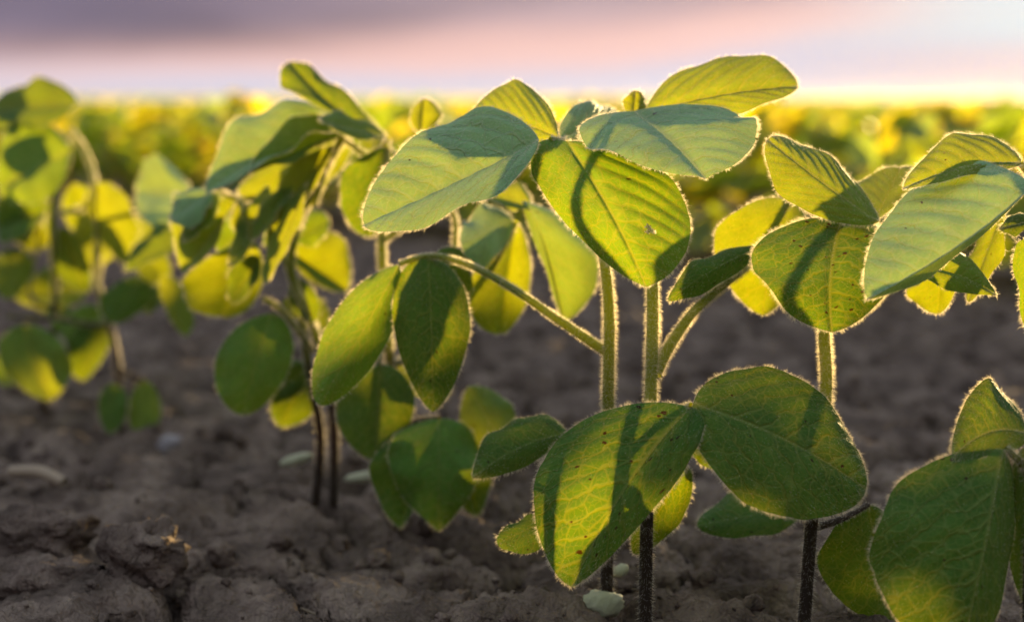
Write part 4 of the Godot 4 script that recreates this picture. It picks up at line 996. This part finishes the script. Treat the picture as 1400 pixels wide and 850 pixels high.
	leaf_part(q, "leaflet", Vector3(0.0006, 0.1088, -0.0509), Vector3(-0.0205, 0.0991, -0.0547), Vector3(-0.0415, 0.0894, -0.0584), Vector3(-0.0249, 0.1143, -0.0719), Vector3(-0.0156, 0.0792, -0.0469), {"p": 0.85, "e": 0.62, "bulge": 0.39, "wave": 0.10, "quilt": 0.40, "tex": 4, "hair": 1.00, "res": 1, "seed": 86, "fold": 0.36})
	leaf_part(q, "leaflet", Vector3(0.0098, 0.0821, -0.0170), Vector3(0.0032, 0.0699, -0.0103), Vector3(-0.0033, 0.0576, -0.0036), Vector3(-0.0121, 0.0705, -0.0154), Vector3(0.0133, 0.0674, -0.0150), {"p": 0.85, "e": 0.62, "bulge": 0.37, "wave": 0.08, "quilt": 0.40, "tex": 1, "hair": 1.00, "res": 1, "seed": 87, "fold": 0.02})
	q = stem_part(p, "petiole", [Vector3(-0.0047, 0.0337, -0.0104), Vector3(0.0020, 0.0307, -0.0050), Vector3(0.0109, 0.0269, -0.0044)], [0.00120, 0.00100, 0.00100], "stem", 0.20, 1.00)
	leaf_part(q, "leaflet", Vector3(-0.0052, 0.0263, 0.0007), Vector3(-0.0039, 0.0141, 0.0074), Vector3(-0.0026, 0.0020, 0.0141), Vector3(-0.0106, 0.0125, 0.0026), Vector3(0.0056, 0.0144, 0.0023), {"p": 0.85, "e": 0.62, "bulge": 0.18, "wave": 0.08, "quilt": 0.40, "tex": 1, "hair": 1.00, "res": 1, "seed": 88, "fold": 0.39})
	leaf_part(q, "leaflet", Vector3(0.0109, 0.0273, -0.0045), Vector3(0.0121, 0.0120, 0.0026), Vector3(0.0133, -0.0032, 0.0098), Vector3(0.0044, 0.0106, 0.0028), Vector3(0.0206, 0.0115, -0.0023), {"p": 0.85, "e": 0.62, "bulge": 0.21, "wave": 0.08, "quilt": 0.40, "tex": 3, "hair": 1.00, "res": 1, "seed": 89, "fold": 0.11})
	q = stem_part(p, "petiole", [Vector3(-0.0104, 0.1104, -0.0310), Vector3(0.0164, 0.1165, -0.0015), Vector3(0.0437, 0.1150, 0.0290)], [0.00110, 0.00100, 0.00100], "stem", 0.20, 1.00)
	leaf_part(q, "leaflet", Vector3(0.0436, 0.1254, 0.0074), Vector3(0.0261, 0.1259, -0.0028), Vector3(0.0087, 0.1264, -0.0130), Vector3(0.0203, 0.1382, -0.0247), Vector3(0.0308, 0.1039, 0.0204), {"p": 0.85, "e": 0.62, "bulge": 0.18, "wave": 0.12, "quilt": 0.40, "tex": 5, "hair": 1.00, "res": 1, "seed": 90, "fold": 0.31})
	leaf_part(q, "leaflet", Vector3(0.0444, 0.1059, 0.0302), Vector3(0.0297, 0.0981, 0.0363), Vector3(0.0150, 0.0903, 0.0424), Vector3(0.0267, 0.1069, 0.0200), Vector3(0.0352, 0.0964, 0.0416), {"p": 0.85, "e": 0.62, "bulge": 0.43, "wave": 0.07, "quilt": 0.40, "tex": 2, "hair": 1.00, "res": 1, "seed": 91, "fold": 0.24})
	leaf_part(q, "leaflet", Vector3(0.0263, 0.0851, 0.0129), Vector3(0.0337, 0.0702, 0.0199), Vector3(0.0412, 0.0553, 0.0270), Vector3(0.0425, 0.0724, 0.0146), Vector3(0.0286, 0.0679, 0.0152), {"p": 0.85, "e": 0.62, "bulge": 0.18, "wave": 0.12, "quilt": 0.40, "tex": 4, "hair": 1.00, "res": 1, "seed": 92, "fold": 0.29})
	leaf_part(q, "leaflet", Vector3(0.0083, 0.1004, -0.0094), Vector3(0.0170, 0.0890, -0.0079), Vector3(0.0256, 0.0775, -0.0063), Vector3(0.0237, 0.0947, -0.0086), Vector3(0.0102, 0.0832, -0.0071), {"p": 0.85, "e": 0.62, "bulge": 0.43, "wave": 0.08, "quilt": 0.40, "tex": 3, "hair": 1.00, "res": 1, "seed": 93, "fold": 0.01})
	leaf_part(q, "leaflet", Vector3(-0.0170, 0.0620, -0.0345), Vector3(-0.0250, 0.0502, -0.0328), Vector3(-0.0330, 0.0383, -0.0312), Vector3(-0.0358, 0.0547, -0.0436), Vector3(-0.0170, 0.0442, -0.0320), {"p": 0.85, "e": 0.62, "bulge": 0.37, "wave": 0.11, "quilt": 0.40, "tex": 0, "hair": 1.00, "res": 1, "seed": 94, "fold": 0.32})
	leaf_part(q, "leaflet", Vector3(-0.0090, 0.1096, -0.0410), Vector3(0.0020, 0.0977, -0.0393), Vector3(0.0130, 0.0858, -0.0377), Vector3(0.0046, 0.1048, -0.0504), Vector3(-0.0030, 0.0878, -0.0380), {"p": 0.85, "e": 0.62, "bulge": 0.37, "wave": 0.08, "quilt": 0.40, "tex": 3, "hair": 1.00, "res": 1, "seed": 95, "fold": 0.56})
	leaf_part(q, "leaflet", Vector3(0.0338, 0.1135, 0.0090), Vector3(0.0244, 0.1051, 0.0101), Vector3(0.0150, 0.0967, 0.0113), Vector3(0.0183, 0.1108, -0.0007), Vector3(0.0319, 0.0985, 0.0110), {"p": 0.85, "e": 0.62, "bulge": 0.24, "wave": 0.09, "quilt": 0.40, "tex": 3, "hair": 1.00, "res": 1, "seed": 96, "fold": 0.16})
	leaf_part(q, "leaflet", Vector3(-0.0104, 0.0555, -0.0235), Vector3(-0.0183, 0.0399, -0.0213), Vector3(-0.0262, 0.0242, -0.0192), Vector3(-0.0298, 0.0422, -0.0318), Vector3(-0.0104, 0.0360, -0.0208), {"p": 0.85, "e": 0.62, "bulge": 0.35, "wave": 0.09, "quilt": 0.40, "tex": 2, "hair": 1.00, "res": 1, "seed": 97, "fold": 0.59})
	leaf_part(q, "leaflet", Vector3(0.0070, 0.0581, -0.0339), Vector3(0.0119, 0.0690, -0.0405), Vector3(0.0168, 0.0800, -0.0470), Vector3(0.0026, 0.0727, -0.0460), Vector3(0.0210, 0.0660, -0.0350), {"p": 0.85, "e": 0.62, "bulge": 0.19, "wave": 0.10, "quilt": 0.40, "tex": 1, "hair": 1.00, "res": 1, "seed": 98, "fold": 0.55})
	leaf_part(q, "leaflet", Vector3(-0.0550, 0.0594, -0.0543), Vector3(-0.0386, 0.0523, -0.0533), Vector3(-0.0223, 0.0452, -0.0523), Vector3(-0.0415, 0.0581, -0.0642), Vector3(-0.0378, 0.0427, -0.0419), {"p": 0.85, "e": 0.62, "bulge": 0.21, "wave": 0.09, "quilt": 0.40, "tex": 0, "hair": 1.00, "res": 1, "seed": 99, "fold": -0.04})
	small_things()

func small_things() -> void:
	var o := stem_part(self, "straw_stalk", [Vector3(-0.2260, 0.006, -0.684), Vector3(-0.210, 0.008, -0.675), Vector3(-0.1975, 0.005, -0.668)], [0.0026, 0.0028, 0.0022], "straw", 0.0, 1.0)
	o.position = Vector3(0, ground_y(-0.21, -0.675) + 0.004, 0)
	tag(o, "pale dry straw stalk lying on the soil at the left", "straw")
	clod("small pale grey pebble on the soil below the hanging leaves at far left", Vector3(-0.176, 0, -0.782), Vector3(0.011, 0.008, 0.01), 3, M.pebble, "pebble", "pebble", "")
	clod("large dark clod at the lower left edge with an orange lit right face", Vector3(-0.180, 0, -0.575), Vector3(0.034, 0.018, 0.028), 5)
	clod("low broad dark clod in the bottom left corner", Vector3(-0.170, 0, -0.545), Vector3(0.050, 0.018, 0.030), 6)
	clod("crumbly clod with orange lit top right of the bottom left corner", Vector3(-0.134, 0, -0.545), Vector3(0.028, 0.022, 0.024), 7)
	clod("small clod just behind the large lower left clod, its tip lit orange", Vector3(-0.199, 0, -0.612), Vector3(0.016, 0.014, 0.015), 8)
	# short bits of old straw and root among the crumbs
	var sb := ArrayMesh.new()
	tube(sb, [Vector3(-0.011, 0, 0), Vector3(0, 0.0012, 0.001), Vector3(0.011, 0, -0.001)], [0.0005, 0.0007, 0.0004], 6, 4, M.straw_bit, -1.0)
	var r2 := RandomNumberGenerator.new()
	r2.seed = 15
	var ms := MultiMesh.new()
	ms.transform_format = MultiMesh.TRANSFORM_3D
	ms.mesh = sb
	ms.instance_count = 70
	for i in 70:
		var d := 0.5 + 1.6 * r2.randf()
		var x := d * r2.randf_range(-0.4, 0.4)
		ms.set_instance_transform(i, Transform3D(Basis.from_euler(Vector3(r2.randf_range(-0.3, 0.3), r2.randf() * TAU, r2.randf_range(-0.3, 0.3))).scaled(Vector3.ONE * r2.randf_range(0.3, 1.2)), Vector3(x, ground_y(x, -d) + 0.001, -d)))
	var si := MultiMeshInstance3D.new()
	si.multimesh = ms
	si.name = "straw_bits"
	add_child(si)
	si.set_meta("kind", "stuff")
	si.set_meta("label", "short bits of old straw and root scattered over the bare soil")
	si.set_meta("category", "straw bits")
	var cm := ArrayMesh.new()
	clod_mesh(cm, Vector3(0.008, 0.006, 0.007), 11, M.soil, 7, 9)
	var r := RandomNumberGenerator.new()
	r.seed = 5
	var mm := MultiMesh.new()
	mm.transform_format = MultiMesh.TRANSFORM_3D
	mm.mesh = cm
	mm.instance_count = 3000
	for i in 3000:
		var d := 0.42 + 2.4 * pow(r.randf(), 1.7)
		var x := d * r.randf_range(-0.42, 0.42)
		var s := 0.16 + 1.3 * pow(r.randf(), 6.0)
		mm.set_instance_transform(i, Transform3D(Basis.from_euler(Vector3(r.randf() * TAU, r.randf() * TAU, r.randf() * TAU)).scaled(Vector3.ONE * s), Vector3(x, ground_y(x, -d) + 0.001 * s, -d)))
	var mi := MultiMeshInstance3D.new()
	mi.multimesh = mm
	mi.name = "soil_crumbs"
	add_child(mi)
	mi.set_meta("kind", "stuff")
	mi.set_meta("label", "small crumbs of dark soil scattered over the crusted ground")
	mi.set_meta("category", "soil crumbs")
